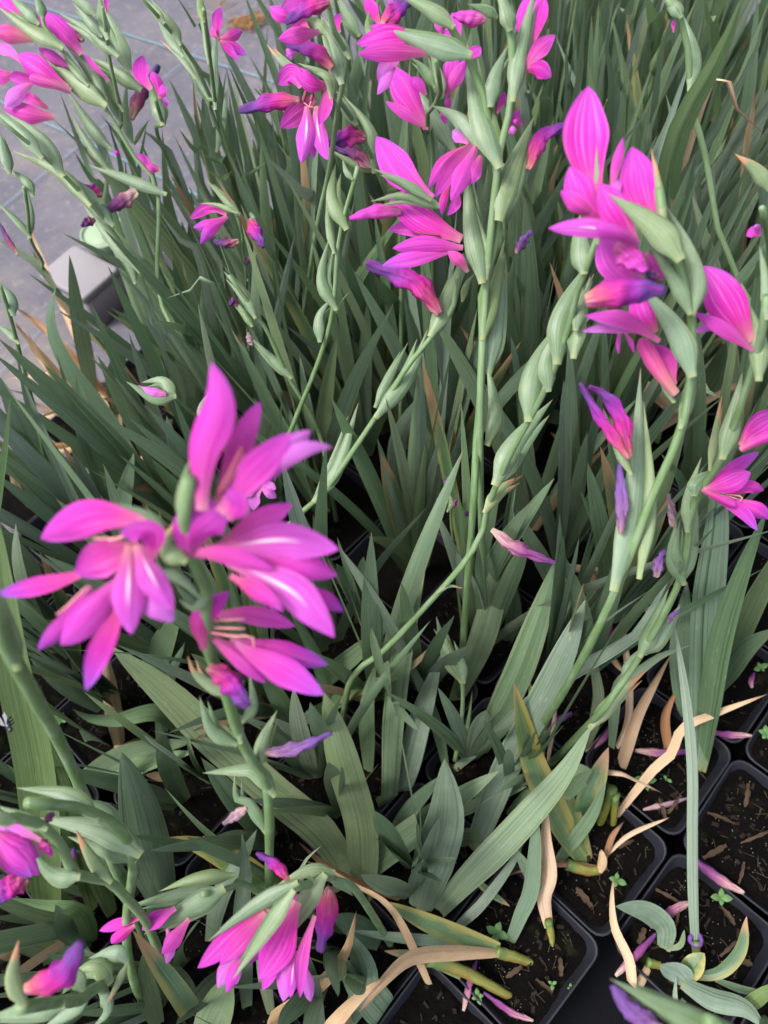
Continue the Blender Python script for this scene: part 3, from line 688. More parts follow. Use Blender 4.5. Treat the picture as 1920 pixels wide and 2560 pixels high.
flower(P3, (690, 440), [((480, 440, 340, 580, 290, 700), 150, 'lav'), ((420, 560, 340, 680, 275, 785), 100, 'lav'), ((640, 290, 420, 270, 215, 215), 110, 'pet'), ((640, 330, 380, 280, 105, 365), 190, 'pet'), ((700, 445, 400, 430, 115, 450), 165, 'petp')], .008)
wilt(P5, (0, 745, 100, 500, 250, 400, 375, 345), 140, 'wm', .004); wilt(P4, (1565, 1010, 1620, 900, 1690, 820), 95, 'wv', .006)

spike('centre2', (1215, 1640), N0(1200, 1150, 1212, 760) + P3(1290, 1260, 1340, 1050, 1400, 780, 1385, 300, 1300, -30), (.36, .575), (3.2, 2.2), 'upright gladiolus behind the central spike with magenta petals at its top')
br(P3, (1405, 790, 1440, 500, 1570, -20), 180, -.005, 'bract', -.006); br(P3, (1220, 860, 1250, 650, 1340, 430), 180, .004); br(P3, (1375, 240, 1340, 100, 1290, -40), 170, -.002); br(P3, (1260, 140, 1170, 85, 1055, 45), 110, .01)
flower(P3, (1490, 580), [((1530, 400, 1490, 200, 1530, -60), 180, 'pet'), ((1550, 400, 1600, 180, 1650, -60), 170, 'pet'), ((1490, 580, 1600, 560, 1720, 640), 150, 'pet'), ((1495, 575, 1600, 430, 1750, 290), 150, 'petp')], .008)
flower(P3, (1330, 1000), [((1270, 940, 1300, 860, 1335, 760), 80, 'pet'), ((1385, 1050, 1420, 980, 1455, 905), 70, 'pet'), ((1360, 1105, 1400, 1080, 1435, 1075), 70, 'lav'), ((1480, 1040, 1440, 1010, 1400, 1000), 60, 'petp')], .006, .004)
wilt(P3, (1175, 165, 1050, 150, 905, 130), 125, 'petp', .02, 0, .1)

spike('oblique', (585, 1690), N0(640, 1500, 705, 1336) + C(1400, 1020, 1520, 850) + D(0, 640, 100, 480, 180, 380, 290, 250) + P4(1060, 1220), (.20, .44), (3.0, 1.8), 'slanting gladiolus spike of closed green bracts with one withering flower')
br(D, (-20, 680, 110, 520, 172, 360), 90, -.003); br(D, (210, 330, 290, 190, 332, 30), 90, -.003); br(C, (1370, 1040, 1460, 910, 1532, 685), 85, -.003); br(D, (-30, 640, 40, 500, 88, 405), 60, .003, 'bractd')
br(P4, (860, 1660, 990, 1400, 1095, 1080), 150, -.001, 'bractd'); br(D, (340, 190, 360, 120, 390, 80), 40, .004, 'bractd')
wilt(P4, (930, 1510, 760, 1290, 560, 1180, 320, 1085), 165, 'wm', -.006)

spike('curved', (850, 1830), F(-140, 720, 0, 600, 150, 440, 330, 240, 420, 100, 440, 0) + D(490, 980, 560, 830, 660, 650, 740, 480, 800, 300, 860, 60) + P5(470, 1600, 570, 1320), (.19, .53), (3.3, 1.7),
      'curving gladiolus spike clasped by green bracts all the way up', {5: .33})
br(D, (440, 1100, 500, 1010, 580, 960), 70, -.003, 'bractt'); br(D, (490, 970, 560, 820, 695, 660), 130, -.003); br(D, (625, 690, 640, 500, 735, 325), 120, .002, 'bractd'); br(D, (710, 570, 700, 450, 742, 340), 90, -.003)
br(D, (750, 440, 770, 250, 880, 50), 130, -.004); br(D, (830, 310, 850, 200, 890, 130), 80, .002); br(F, (230, 350, 280, 320, 328, 328), 26, -.002, 'bractt'); br(P6, (50, 1080, 100, 800, 165, 510), 180, -.004); br(P6, (130, 390, 110, 200, 100, -20), 210, .002)
br(P5, (575, 1320, 575, 1000, 570, 630), 105, -.026, 'bract', -.030, 0)
wilt(F, (465, 75, 560, 150, 745, 222), 54, 'wp', -.004)

# upper middle
spike('fan', (1000, 1190), P4(600, 800, 480, 500, 400, 300) + P2(1200, 1250, 1060, 980, 900, 760), (.36, .50), (2.6, 1.8), 'gladiolus with an open magenta flower showing its striped lip and dark anthers')
br(P2, (1245, 1400, 1220, 1100, 1040, 855), 140, -.003, 'bractd'); br(P2, (890, 800, 860, 640, 660, 545), 120, -.002); br(P2, (1090, 1020, 990, 880, 895, 750), 120, .001); br(P2, (1250, 1420, 1100, 1370, 890, 1250), 90, -.002); br(P2, (620, 600, 500, 530, 380, 400), 90, .012, 'bractt')
wilt(P2, (1230, 1390, 1080, 1280, 880, 1200), 120, 'wd', -.004); wilt(P2, (1175, 1150, 1020, 1130, 865, 1190), 140, 'wm', -.006)
flower(P2, (850, 720), [((640, 720, 560, 610, 450, 700), 175, 'pet'), ((850, 700, 700, 680, 570, 560), 150, 'pet'), ((720, 950, 735, 1150, 740, 1320), 100, 'lip'), ((760, 800, 610, 940, 470, 1060), 205, 'petp'), ((760, 880, 790, 1130, 860, 1330), 150, 'lip'),
      ((690, 880, 680, 1120, 640, 1355), 165, 'lip'), ((840, 710, 850, 850, 790, 1035), 120, 'petp'), ((850, 710, 740, 700, 590, 610), 140, 'pet')], .010, 0,
      [((690, 730, 650, 850), 26, 'anther'), ((745, 740, 720, 840), 28, 'anther'), ((760, 740, 700, 900), 10, 'filament'), ((700, 880, 660, 850), 8, 'filament'), ((700, 880, 740, 890), 8, 'filament')])
wilt(P2, (630, 830, 400, 850, 120, 920), 140, 'wm', -.004, 0, .12)
spike('slim', (715, 1120), Q5(1140, 1659, 1220, 1100, 1290, 620, 1390, 150) + P2(890, 1300, 960, 800, 1030, 500, 950, 320, 850, 170, 860, 60), (.20, .56), (2.8, 1.8), 'slim straight stemmed gladiolus with magenta flowers hanging from one side of its tip')
br(P2, (970, 670, 920, 450, 825, 190), 160, -.003); br(P2, (1035, 470, 950, 310, 850, 180), 110, -.001); br(P2, (840, 270, 760, 190, 630, 150), 130, .002); br(P2, (1115, 280, 1040, 150, 950, -20), 120, 0, 'bractd'); br(P2, (1145, 310, 1080, 260, 985, 180), 90, .004, 'bractd'); br(P2, (900, 60, 860, 0, 830, -50), 100, 0)
flower(P2, (790, 260), [((700, 240, 640, 180, 540, 200), 100, 'petp'), ((600, 440, 550, 450, 515, 465), 100, 'lav'), ((600, 150, 480, 130, 375, 55), 125, 'pet'), ((780, 30, 620, 20, 470, 70), 150, 'pet'), ((790, 265, 620, 290, 450, 325), 145, 'petp')], .008)
wilt(P2, (905, 565, 760, 430, 520, 380), 120, 'wm', -.004, 0, .14); wilt(P2, (880, 20, 700, 70, 510, 190), 130, 'wm', -.008, 0, .14)
flower(P2, (970, 260), [((960, 270, 940, 190, 965, 110), 80, 'pet')], .004, .02)
spike('upper', (1080, 1010), P4(870, 280, 820, 0) + P3(700, 1080, 690, 950, 800, 780, 760, 500), (.40, .52), (2.6, 1.7), 'gladiolus with pale throated magenta flowers crowded behind the central spike')
br(P3, (900, 1230, 730, 950, 540, 665), 165, -.006, 'bract', -.008); br(P3, (805, 800, 785, 640, 725, 460), 130, .004); br(P3, (745, 710, 660, 570, 575, 495), 110, .006, 'bractd'); br(P3, (220, 310, 200, 210, 205, 115), 80, .01, 'bractd')
flower(P3, (690, 1060), [((520, 980, 490, 960, 445, 945), 55, 'lav'), ((690, 1060, 520, 790, 385, 540), 235, 'pet'), ((700, 1070, 520, 950, 345, 840), 100, 'petp'), ((680, 790, 620, 700, 560, 640), 100, 'pet')], .006)
flower(P3, (835, 790), [((960, 360, 930, 220, 895, 105), 110, 'pet'), ((880, 430, 860, 320, 860, 230), 110, 'pet'), ((810, 300, 790, 230, 765, 165), 70, 'pet'), ((1030, 500, 1080, 430, 1140, 395), 110, 'pet'), ((850, 740, 880, 580, 920, 430), 150, 'pet'), ((835, 800, 920, 660, 1010, 500), 130, 'petp')], .010, .01)
flower(P3, (850, 920), [((800, 900, 830, 960, 845, 1030), 70, 'petp'), ((880, 920, 865, 860, 850, 795), 60, 'petp')], .004, .012)
flower(P3, (300, 210), [((300, 210, 235, 80, 190, -40), 120, 'pet'), ((390, 80, 385, 30, 380, -20), 45, 'pet')], .005, .008); wilt(P3, (320, 215, 420, 110, 545, 15), 150, 'wm', .006, 0, .16)

# upper left, hanging over the ground cover
spike('left_top', (530, 1010), C(850, 470, 690, 180) + P1(1310, 1600, 1100, 1280, 940, 1000, 850, 870, 640, 560, 490, 390, 350, 180, 320, -20), (.26, .50), (2.8, 1.7), 'gladiolus arching over the grey ground cover with several magenta flowers')
br(P1, (850, 860, 600, 680, 370, 475), 205, -.003, 'bract'); br(P1, (495, 385, 280, 270, 35, 95), 165, -.003); br(P1, (860, 800, 720, 560, 515, 325), 130, .003); br(P1, (355, 140, 330, 50, 285, -50), 100, .001); br(P1, (310, 190, 200, 90, 90, -20), 120, .004); br(P1, (1345, 1600, 1100, 1510, 800, 1395), 120, -.003)
br(P1, (720, 700, 600, 560, 520, 420), 90, .001, 'bractd')
flower(P1, (580, 750), [((180, 520, 80, 430, -60, 370), 110, 'lav'), ((110, 610, 40, 630, -60, 640), 130, 'petp'), ((260, 690, 140, 780, 40, 895), 140, 'lav'), ((330, 680, 180, 660, 70, 640), 130, 'petp'), ((560, 740, 330, 600, 145, 460), 250, 'pet'), ((590, 755, 430, 690, 240, 640), 100, 'pets', 1)], .008)
flower(P1, (440, 970), [((400, 900, 280, 830, 160, 780), 100, 'petp'), ((450, 970, 250, 950, 40, 900), 170, 'petp')], .006, .01)
flower(P1, (270, 320), [((200, 130, 100, 50, -40, -30), 170, 'pet'), ((280, 330, 100, 290, -60, 260), 150, 'pets')], .006, .008)
flower(P1, (670, 440), [((420, 260, 350, 200, 305, 130), 120, 'pet'), ((680, 450, 540, 270, 370, 100), 190, 'pet'), ((610, 570, 450, 480, 320, 395), 100, 'petp'), ((905, 670, 800, 570, 690, 445), 60, 'petp')], .006, .008)
wilt(P1, (690, 340, 610, 270, 520, 205), 75, 'wd', .01)
spike('left_buds', (640, 930), P1(1120, 1420, 1010, 950, 900, 450, 890, 330, 850, 60), (.36, .51), (2.4, 1.5), 'gladiolus of grey green closed buds rising over the ground cover')
br(P1, (960, 450, 760, 270, 550, 145), 145, -.003); br(P1, (890, 310, 850, 150, 830, -20), 120, 0); br(P1, (840, 290, 760, 180, 630, 50), 120, .002); br(P1, (780, 120, 700, 40, 600, -30), 110, .002); br(P1, (1065, 560, 990, 330, 885, 105), 165, .004); br(P1, (1150, 730, 950, 590, 750, 485), 150, -.001)
br(P1, (1010, 900, 920, 700, 880, 480), 80, -.003, 'bractd'); br(P1, (1000, 1000, 900, 780, 820, 570), 90, 0, 'bractd'); br(P1, (900, 1210, 780, 1080, 580, 790), 130, .004, 'bractd'); br(P1, (1090, 1160, 1040, 950, 1050, 715), 110, -.004)
br(P1, (890, 1390, 760, 1230, 620, 1000), 100, .003, 'bractd')
flower(P1, (880, 100), [((890, 110, 885, 50, 880, -20), 45, 'petp')], .003)
spike('left_wilt', (650, 880), P1(1390, 1330, 1345, 1020, 1290, 830), (.36, .46), (2.3, 1.7), 'gladiolus with a dark twisted withered flower in front of magenta petals')
br(P1, (1350, 1020, 1290, 830, 1240, 670), 165, 0); br(P1, (1120, 1190, 1160, 1110, 1225, 1010), 50, 0, 'bractd')
flower(P1, (1290, 760), [((1250, 740, 1170, 610, 1190, 460), 150, 'pet'), ((1330, 820, 1310, 690, 1260, 590), 110, 'pet'), ((1360, 830, 1350, 770, 1345, 700), 85, 'pet'), ((1370, 890, 1375, 850, 1370, 800), 65, 'lav')], .006, .006)
wilt(P1, (1085, 990, 1170, 790, 1315, 545), 150, 'wd', -.008, 0, .15)
spike('back_left', (720, 860), A(960, 560, 930, 470, 830, 250, 780, 190, 700, 90, 610, -10), (.40, .52), (2.4, 1.5), 'thin gladiolus spike of small buds standing against the ground cover')
br(A, (705, 95, 660, 40, 605, -10), 48, -.002); br(A, (775, 185, 740, 110, 665, 15), 52, -.002); br(A, (785, 235, 730, 170, 688, 95), 54, .003); br(A, (840, 330, 790, 260, 710, 190), 36, .002, 'bractt'); br(A, (910, 440, 850, 330, 780, 190), 60, -.002, 'leafd')
spike('back_star', (750, 830), A(945, 560, 930, 440, 900, 200, 880, 40), (.40, .54), (2.3, 1.5), 'gladiolus with a small star shaped magenta flower against the ground cover')
br(A, (930, 450, 928, 260, 935, 85), 44, -.004); br(A, (900, 260, 890, 130, 860, 0), 40, 0); br(A, (880, 90, 870, 30, 860, -40), 50, 0, 'bractd'); br(A, (940, 640, 965, 520, 980, 370), 44, -.002)
flower(A, (948, 168), [((948, 165, 938, 90, 955, 32), 52, 'pet'), ((945, 170, 925, 150, 918, 110), 36, 'petp'), ((955, 168, 1000, 155, 1048, 132), 52, 'petp'), ((950, 178, 1010, 205, 1065, 240), 54, 'petv'), ((950, 178, 1000, 225, 1030, 262), 44, 'pet')], .008)
spike('left_long', (550, 1010), C(880, 560, 780, 330, 690, 180, 590, 50) + A(450, 950, 260, 740, 100, 600, -10, 510), (.20, .48), (2.9, 1.6), 'long gladiolus spike of silvery bracts leaning far out over the ground cover')
br(P1, (505, 1430, 330, 1140, 110, 980), 155, -.002); br(P1, (330, 1290, 150, 1080, -20, 940), 150, -.004); br(P1, (720, 1680, 480, 1430, 185, 1290), 145, -.004); br(P1, (820, 1680, 650, 1540, 520, 1450), 100, .003); br(R5, (1090, 600, 900, 390, 700, 150), 165, -.003); br(R5, (880, 250, 760, 130, 610, -30), 140, .002); br(R5, (1280, 770, 1180, 620, 1095, 510), 120, -.003)
br(R5, (1060, 700, 1010, 560, 830, 380), 90, .004, 'bractd')
wilt(R5, (1085, -5, 950, 80, 835, 165), 105, 'wp', .004); wilt(R5, (750, 215, 690, 240, 645, 272), 65, 'wd', 0); wilt(A, (440, 845, 395, 825, 355, 803), 50, 'wm', .01)
flower(A, (690, 725), [((690, 730, 640, 715, 590, 665), 60, 'petp'), ((685, 735, 650, 735, 615, 720), 40, 'petp'), ((520, 668, 505, 662, 488, 658), 22, 'pet')], .004, .02)
spike('far_left', (140, 1240), C(210, 950, 170, 760, 100, 480, 40, 250, 0, 130), (.15, .42), (2.6, 1.7), 'gladiolus stem with a hooked bract standing at the edge of the ground cover')
br(R5, (100, 960, 70, 820, -20, 720), 120, -.002); br(R5, (140, 1190, 60, 1110, -30, 1050), 80, 0, 'bractd')
spike('far_left2', (345, 1010), R5(440, 760, 330, 540, 240, 370, 220, 150, 190, -40), (.26, .44), (2.4, 1.5), 'gladiolus stem with a shrivelled dark pod leaning over the ground cover')
br(R5, (230, 345, 130, 230, -10, 95), 70, -.002, 'bractd'); br(R5, (230, 350, 240, 150, 195, -60), 75, .001); br(A, (140, 840, 110, 780, 20, 730), 50, -.004); br(A, (40, 740, 20, 660, 0, 580), 60, 0)
wilt(R5, (140, 500, 60, 370, -10, 240), 50, 'wd', -.01); 
leaf(R5, (440, 760, 300, 580, 160, 480, -20, 370), 70, (.28, .33), 'leafb')

spike('small', (640, 1130), Q5(720, 1250, 720, 1000, 690, 750, 680, 600, 640, 470), (.28, .40), (2.0, 1.3), 'short gladiolus with two small purple tipped flowers among leaves')
br(Q5, (645, 440, 540, 330, 412, 195), 90, -.002, 'bractd'); br(Q5, (625, 435, 480, 375, 355, 362), 60, -.004); br(Q5, (785, 505, 755, 450, 728, 405), 60, 0, 'bractd'); br(Q5, (730, 990, 740, 900, 800, 780), 60, 0, 'bractd')
flower(Q5, (560, 450), [((550, 450, 410, 395, 250, 485), 105, 'pet'), ((550, 470, 430, 530, 275, 560), 95, 'petv'), ((560, 470, 420, 580, 335, 700), 110, 'petv')], .006, -.003)
wilt(Q5, (655, 670, 560, 690, 445, 675), 75, 'wd', -.002); wilt(Q5, (745, 495, 790, 590, 855, 725), 115, 'wm', -.002); wilt(Q5, (750, 790, 735, 830, 720, 870), 50, 'wp', .004)
spike('dead', (840, 1300), C(1410, 900, 1390, 800, 1340, 680, 1240, 510) + Q5(880, 1400, 780, 1280, 700, 1130, 570, 960), (.22, .40), (2.6, 1.6), 'slanting gladiolus spike with tiny shrivelled dark flowers')
br(Q5, (780, 1290, 690, 1110, 560, 960), 100, -.003); br(Q5, (760, 1370, 690, 1250, 625, 1185), 85, -.001, 'bractd'); br(C, (1250, 520, 1160, 430, 1100, 370), 60, -.002)
wilt(Q5, (640, 1215, 610, 1170, 575, 1205), 60, 'wd', -.004); wilt(Q5, (770, 1535, 740, 1490, 730, 1430), 55, 'wg', 0)
spike('nodding_bud', (600, 1180), C(930, 760, 880, 720, 800, 650, 742, 592), (.26, .36), (1.9, 1.3), 'single nodding gladiolus bud showing a pink tip in folded green bracts')
br(C, (748, 606, 705, 540, 632, 545), 70, -.002); br(C, (748, 606, 660, 606, 568, 555), 80, -.003, 'bractd'); br(C, (890, 710, 870, 660, 910, 590), 50, 0); wilt(C, (720, 600, 650, 588, 598, 566), 46, 'lav', -.004, 0, .06)
spike('bracts', (690, 1290), C(1190, 960, 1270, 720, 1340, 550, 1405, 370) + Q5(1440, 1200, 1480, 700, 1560, 350, 1650, 60) + P2(1110, 1380), (.22, .48), (2.7, 1.6), 'green gladiolus spike with fat closed bracts stacked along its stem')
br(Q5, (1450, 1215, 1340, 1000, 1390, 715), 140, -.003, 'bractd'); br(Q5, (1325, 1490, 1320, 1300, 1400, 1180), 120, -.002, 'bract'); br(Q5, (1535, 550, 1420, 320, 1450, 95), 155, -.003, 'bractd'); br(Q5, (1440, 750, 1400, 560, 1385, 340), 85, .001); br(Q5, (1470, 1255, 1510, 1170, 1560, 1108), 34, .001); br(P2, (1060, 1480, 1010, 1420, 990, 1340), 70, -.001)
spike('corner', (1990, 1010), P6(1600, 830, 1450, 550, 1330, 250, 1230, 0) + R6(1220, 1590, 1150, 1200, 1050, 850, 1035, 680, 1010, 300, 940, 110, 840, -30), (.30, .52), (2.8, 2.2), 'bare gladiolus stem with one long sheathing bract above a broad light leaf')
br(R6, (1040, 690, 1060, 400, 965, 120), 150, -.003); br(R6, (960, 130, 900, 50, 830, -40), 130, -.002)
flower(R6, (900, 220), [((905, 260, 905, 210, 905, 160), 40, 'petp')], .003, .004)
leaf(R6, (1630, 1595, 1500, 1280, 1420, 1200), 150, (.40, .46), 'leafb', base=(1960, 900))
spike('corner2', (1990, 900), N0(1930, 800, 1925, 640, 1905, 520), (.30, .50), (2.4, 1.8), 'gladiolus showing only a small pair of magenta petals beside a brown tipped bract')
br(R6, (1660, 1500, 1560, 1360, 1430, 1255), 150, 0, 'bractt'); flower(P6, (1600, 90), [((1605, 90, 1540, 60, 1480, 100), 110, 'pet'), ((1600, 60, 1560, 20, 1540, 20), 60, 'lav')], .004)

# lower left
spike('nod', (1000, 2330), Q3(1500, 560, 1350, 480, 1240, 430, 1080, 505, 950, 530), (.27, .36), (3.4, 2.4), 'gladiolus bent over with two magenta flowers hanging down under green bracts')
br(Q3, (1290, 400, 1080, 400, 880, 490), 150, -.004); br(Q3, (970, 510, 650, 690, 350, 910), 165, -.004, 'bract'); br(Q3, (1300, 470, 1400, 500, 1490, 575), 110, -.002, 'bractd')
flower(Q3, (800, 700), [((580, 1060, 500, 1160, 500, 1335), 110, 'lav'), ((560, 1060, 410, 1200, 345, 1360), 130, 'lav'), ((560, 1060, 480, 1230, 425, 1400), 110, 'pet'), ((760, 690, 480, 920, 180, 1195), 200, 'pet'), ((740, 730, 540, 960, 365, 1170), 165, 'petp')], .010)
flower(Q3, (980, 590), [((1000, 580, 830, 880, 600, 1165), 140, 'petd'), ((1040, 1150, 1090, 1280, 1115, 1475), 110, 'lav'), ((980, 1000, 900, 1250, 890, 1475), 175, 'lav'), ((900, 1100, 790, 1240, 715, 1375), 110, 'pet'), ((990, 1050, 965, 1250, 950, 1440), 110, 'lip'), ((1000, 640, 850, 1000, 690, 1290), 310, 'pet'), ((1150, 760, 1050, 1100, 1030, 1440), 120, 'petp')], .010)
br(Q3, (950, 590, 760, 880, 525, 1210), 170, -.014, 'bract', -.016); br(Q3, (1215, 450, 1060, 700, 860, 995), 205, -.014, 'bract', -.016); br(Q3, (1100, 440, 1160, 520, 1220, 560), 80, 0)
wilt(Q3, (1275, 530, 1245, 780, 1195, 1050), 215, 'wm', 0, 0, .12); wilt(Q3, (930, 470, 830, 340, 665, 240), 115, 'wm', .004, 0, .18)
spike('nod2', (860, 2330), Q2(1850, 640, 1740, 640, 1640, 670, 1500, 700), (.24, .30), (3.0, 2.2), 'gladiolus lying over with a half hidden magenta flower between folded bracts')
flower(Q2, (1200, 830), [((1060, 870, 900, 910, 735, 970), 90, 'pet'), ((1000, 930, 900, 1000, 825, 1065), 110, 'pet'), ((1240, 950, 1260, 1080, 1235, 1215), 90, 'lav'), ((1300, 800, 1180, 870, 1050, 960), 130, 'pet'), ((1400, 880, 1290, 1030, 1195, 1140), 130, 'petp')], .006)
br(Q2, (1630, 680, 1350, 700, 1000, 780), 150, -.003, 'bractd'); br(Q2, (1630, 670, 1400, 800, 1135, 955), 215, -.007, 'bractd'); br(Q2, (1700, 560, 1450, 580, 1240, 655), 135, -.001, 'bractd')
spike('near_left', (450, 2470), Q2(1210, 1190, 1080, 900, 930, 720, 800, 600, 560, 550, 470, 370, 330, 200, 120, 130, -60, 150), (.24, .47), (3.4, 2.6), 'gladiolus crossing low with a pink and purple flower against fleshy pale bracts')
br(Q2, (570, 570, 400, 560, 265, 420), 170, -.006, 'bract'); br(Q2, (810, 590, 700, 460, 585, 265), 130, -.004, 'bractt'); br(Q2, (330, 210, 180, 130, 20, 60), 130, -.003); br(Q2, (100, 160, 0, 120, -80, 40), 130, -.002, 'bractt')
flower(Q2, (290, 320), [((300, 300, 120, 220, -60, 230), 110, 'lav'), ((-40, 230, 140, 330, 300, 420), 150, 'pet'), ((-40, 250, 130, 400, 290, 555), 170, 'pet'), ((-60, 330, 80, 450, 235, 570), 150, 'petv')], .006, -.004)
wilt(Q2, (270, 290, 330, 340, 380, 415), 85, 'petp', .006); wilt(Q2, (200, 570, 80, 650, -50, 760), 160, 'wm', .012); wilt(Q2, (330, 160, 370, 125, 400, 95), 60, 'wd', .004)
spike('near_left2', (365, 2520), Q2(1010, 1400, 945, 1120, 940, 850, 985, 450, 870, 200, 600, 60, 200, 20), (.20, .45), (3.3, 2.8), 'thick upright gladiolus stem ending in broad grey green bracts')
br(Q2, (1005, 380, 760, 230, 360, 150), 240, -.004, 'bract'); br(Q2, (990, 430, 850, 380, 560, 290), 200, .004, 'bract'); br(Q2, (880, 220, 700, 70, 400, 40), 190, .002, 'bract'); br(Q2, (700, 130, 500, -40, 200, -80), 170, .003, 'bract')
wilt(Q2, (540, 445, 545, 400, 548, 355), 60, 'wd', .004)
spike('near_corner', (300, 2545), Q2(760, 1400, 600, 1480, 400, 1500, 150, 1540), (.32, .44), (3.4, 3.0), 'gladiolus head of round pale bracts and one withering red flower with violet tip')
br(Q2, (810, 1340, 720, 1220, 580, 1265), 180, -.004); br(Q2, (930, 1190, 860, 1120, 690, 1165), 130, .002); br(Q2, (610, 1400, 540, 1290, 460, 1380), 160, -.002); br(Q2, (180, 1500, 100, 1300, 130, 1090), 170, -.006, 'bractt'); br(Q2, (450, 1520, 200, 1560, -50, 1610), 210, -.003); br(Q2, (640, 1460, 500, 1580, 340, 1680), 150, .002); br(Q2, (760, 1400, 800, 1560, 700, 1670), 110, .003)
br(Q2, (930, 1230, 880, 1340, 800, 1490), 70, 0, 'bractt')
wilt(Q2, (190, 1400, 380, 1340, 500, 1240, 605, 1050), 215, 'wm', -.010, 0, .12)
spike('left_thick', (380, 2400), E(330, 1150, 150, 800, 60, 640, -40, 370), (.36, .585), (4.0, 3.4), 'thick pale gladiolus stem crossing a broad light green leaf')
br(E, (70, 660, 20, 520, -40, 300), 120, -.002)
spike('bud', (1140, 1890), F(310, 1060, 335, 900, 340, 760, 320, 660, 260, 540), (.11, .21), (2.6, 1.6), 'small unopened gladiolus spike of overlapping green bracts above a brown leaf tip')
br(F, (330, 720, 265, 600, 235, 485), 85, -.003); br(F, (345, 730, 335, 650, 308, 575), 50, -.004); br(F, (300, 640, 255, 560, 225, 520), 60, .001); br(F, (350, 1000, 365, 900, 378, 800), 30, -.002, 'bractd')
spike('purple_bits', (1160, 1600), N0(1130, 1330, 1128, 1260), (.22, .26), (1.6, 1.2), 'small gladiolus stem tipped with tiny shrivelled purple flowers')
wilt(D, (280, 1010, 270, 980, 285, 950), 26, 'wv', 0); wilt(D, (240, 1075, 235, 1060, 232, 1045), 26, 'wv', 0); wilt(F, (330, -5, 345, 8, 380, 5), 24, 'wv', 0); wilt(D, (300, 1095, 310, 1060, 325, 1050), 22, 'wp', 0); br(D, (275, 1100, 290, 1060, 270, 1010), 30, .002)
spike('far_bloom', (660, 1300), N0(640, 1220), (.25, .28), (1.8, 1.4), 'low gladiolus with a pale lavender flower behind the four big blooms')
flower(C, (1130, 1000), [((1130, 1000, 1100, 1040, 1095, 1100), 60, 'lav'), ((1130, 1000, 1160, 1020, 1195, 1045), 50, 'lav'), ((1120, 1000, 1080, 1020, 1060, 1045), 40, 'lav'), ((1130, 990, 1165, 990, 1190, 1010), 40, 'lav')], .004)
# a bud and withered flower reaching in low at the near corner
spike('near_bud', (1915, 2548), H(1620, 1190, 1500, 1130, 1400, 1090), (.38, .45), (3.2, 2.6), 'pale green pointed bud beside a violet withered flower low at the pots')
br(H, (1470, 1150, 1230, 1040, 1035, 940), 120, -.003, 'bract', -.012); br(H, (1420, 1190, 1250, 1090, 1080, 1000), 70, .004, 'bractd'); wilt(H, (1220, 1150, 1060, 1040, 985, 940), 90, 'wv', .004)

# ------------------------------------------------------------------ single leaves seen in the photograph
# lower middle and right
leaf(F, (20, 1250, 40, 900, 80, 600, 130, 350, 205, 0), 105, (None, .26), 'leaf'); leaf(F, (70, 1200, 170, 850, 250, 610), 115, (None, .17), 'leafb'); leaf(F, (330, 830, 420, 560, 490, 300, 562, 0), 125, (None, .25), 'leaf')
leaf(F, (400, 1050, 560, 740, 660, 480, 720, 300, 752, 185), 130, (None, .24), 'leaf'); leaf(F, (405, 1440, 520, 1120, 620, 930, 720, 740, 800, 560, 870, 378), 125, (None, .27), 'leafb', blade=True)
leaf(F, (870, 620, 800, 420, 690, 220, 600, 60, 540, -60), 85, (None, .24), 'leaf'); leaf(H, (150, 620, 215, 400, 270, 200, 261, -40), 185, (None, .21), 'leafb', twist=0, cup=.12)
leaf(H, (215, 640, 340, 500, 480, 360, 620, 210, 780, 20, 900, -190), 125, (None, .24), 'leaf', twist=.1); leaf(H, (-120, 480, 0, 370, 120, 280, 350, 110, 500, 10), 120, (None, .17), 'leaf')
leaf(H, (885, 415, 790, 280, 700, 100, 640, -40, 560, -370), 125, (None, .22), 'leafy', twist=.1); leaf(H, (890, 405, 840, 280, 800, 140, 780, 50), 80, (None, .14), 'leaft')
leaf(H, (712, 690, 690, 560, 715, 450, 700, 300, 705, 130), 88, (.085, .16), 'dry', twist=0); leaf(H, (495, 800, 300, 800, 120, 820, 0, 920, -110, 1060), 78, (.10, .17), 'dry', twist=.1)
leaf(H, (500, 780, 300, 715, 150, 650, 0, 575), 85, (.10, .15), 'leafy', twist=.0); leaf(H, (480, 800, 250, 755, 0, 725, -150, 700), 50, (.10, .14), 'leaf'); leaf(H, (330, 900, 200, 830, 0, 790), 50, (.10, .12), 'leaft')
leaf(H, (290, 720, 420, 590, 560, 400, 610, 280), 45, (None, .13), 'leafb'); leaf(H, (533, 782, 590, 640, 640, 500, 660, 150), 70, (None, .18), 'leaf'); leaf(H, (680, 560, 620, 440, 560, 340), 60, (.10, .14), 'leaf')
leaf(H, (380, 470, 460, 540, 545, 598), 32, (.11, .09), 'leaft'); leaf(H, (740, 420, 830, 300, 900, 200, 960, 60), 60, (None, .16), 'leafd')
leaf(H, (1000, 215, 1080, 110, 1170, 0, 1240, -60, 1290, -170, 1420, -230, 1660, -320), 50, (None, .16), 'dry', twist=.1); leaf(F, (1020, 1120, 1090, 900, 1160, 760, 1245, 610), 80, (None, .16), 'dry', blade=True)
leaf(F, (1240, 1060, 1215, 900, 1250, 800, 1300, 735), 58, (None, .12), 'dryb'); leaf(H, (965, 375, 1060, 290, 1235, 213), 26, (.08, .10), 'dry'); leaf(H, (950, 410, 985, 300, 1035, 232), 32, (.08, .10), 'dryb')
leaf(H, (985, 20, 1080, 50, 1205, 110), 40, (.14, .12), 'dry', base=(1400, 1960)); leaf(H, (1345, 760, 1334, 520, 1332, 260, 1332, 0, 1305, -300, 1255, -620), 44, (.09, .26), 'leafb', base=(1752, 2425), tw2=0, twist=0, cup=.25, blade=True)
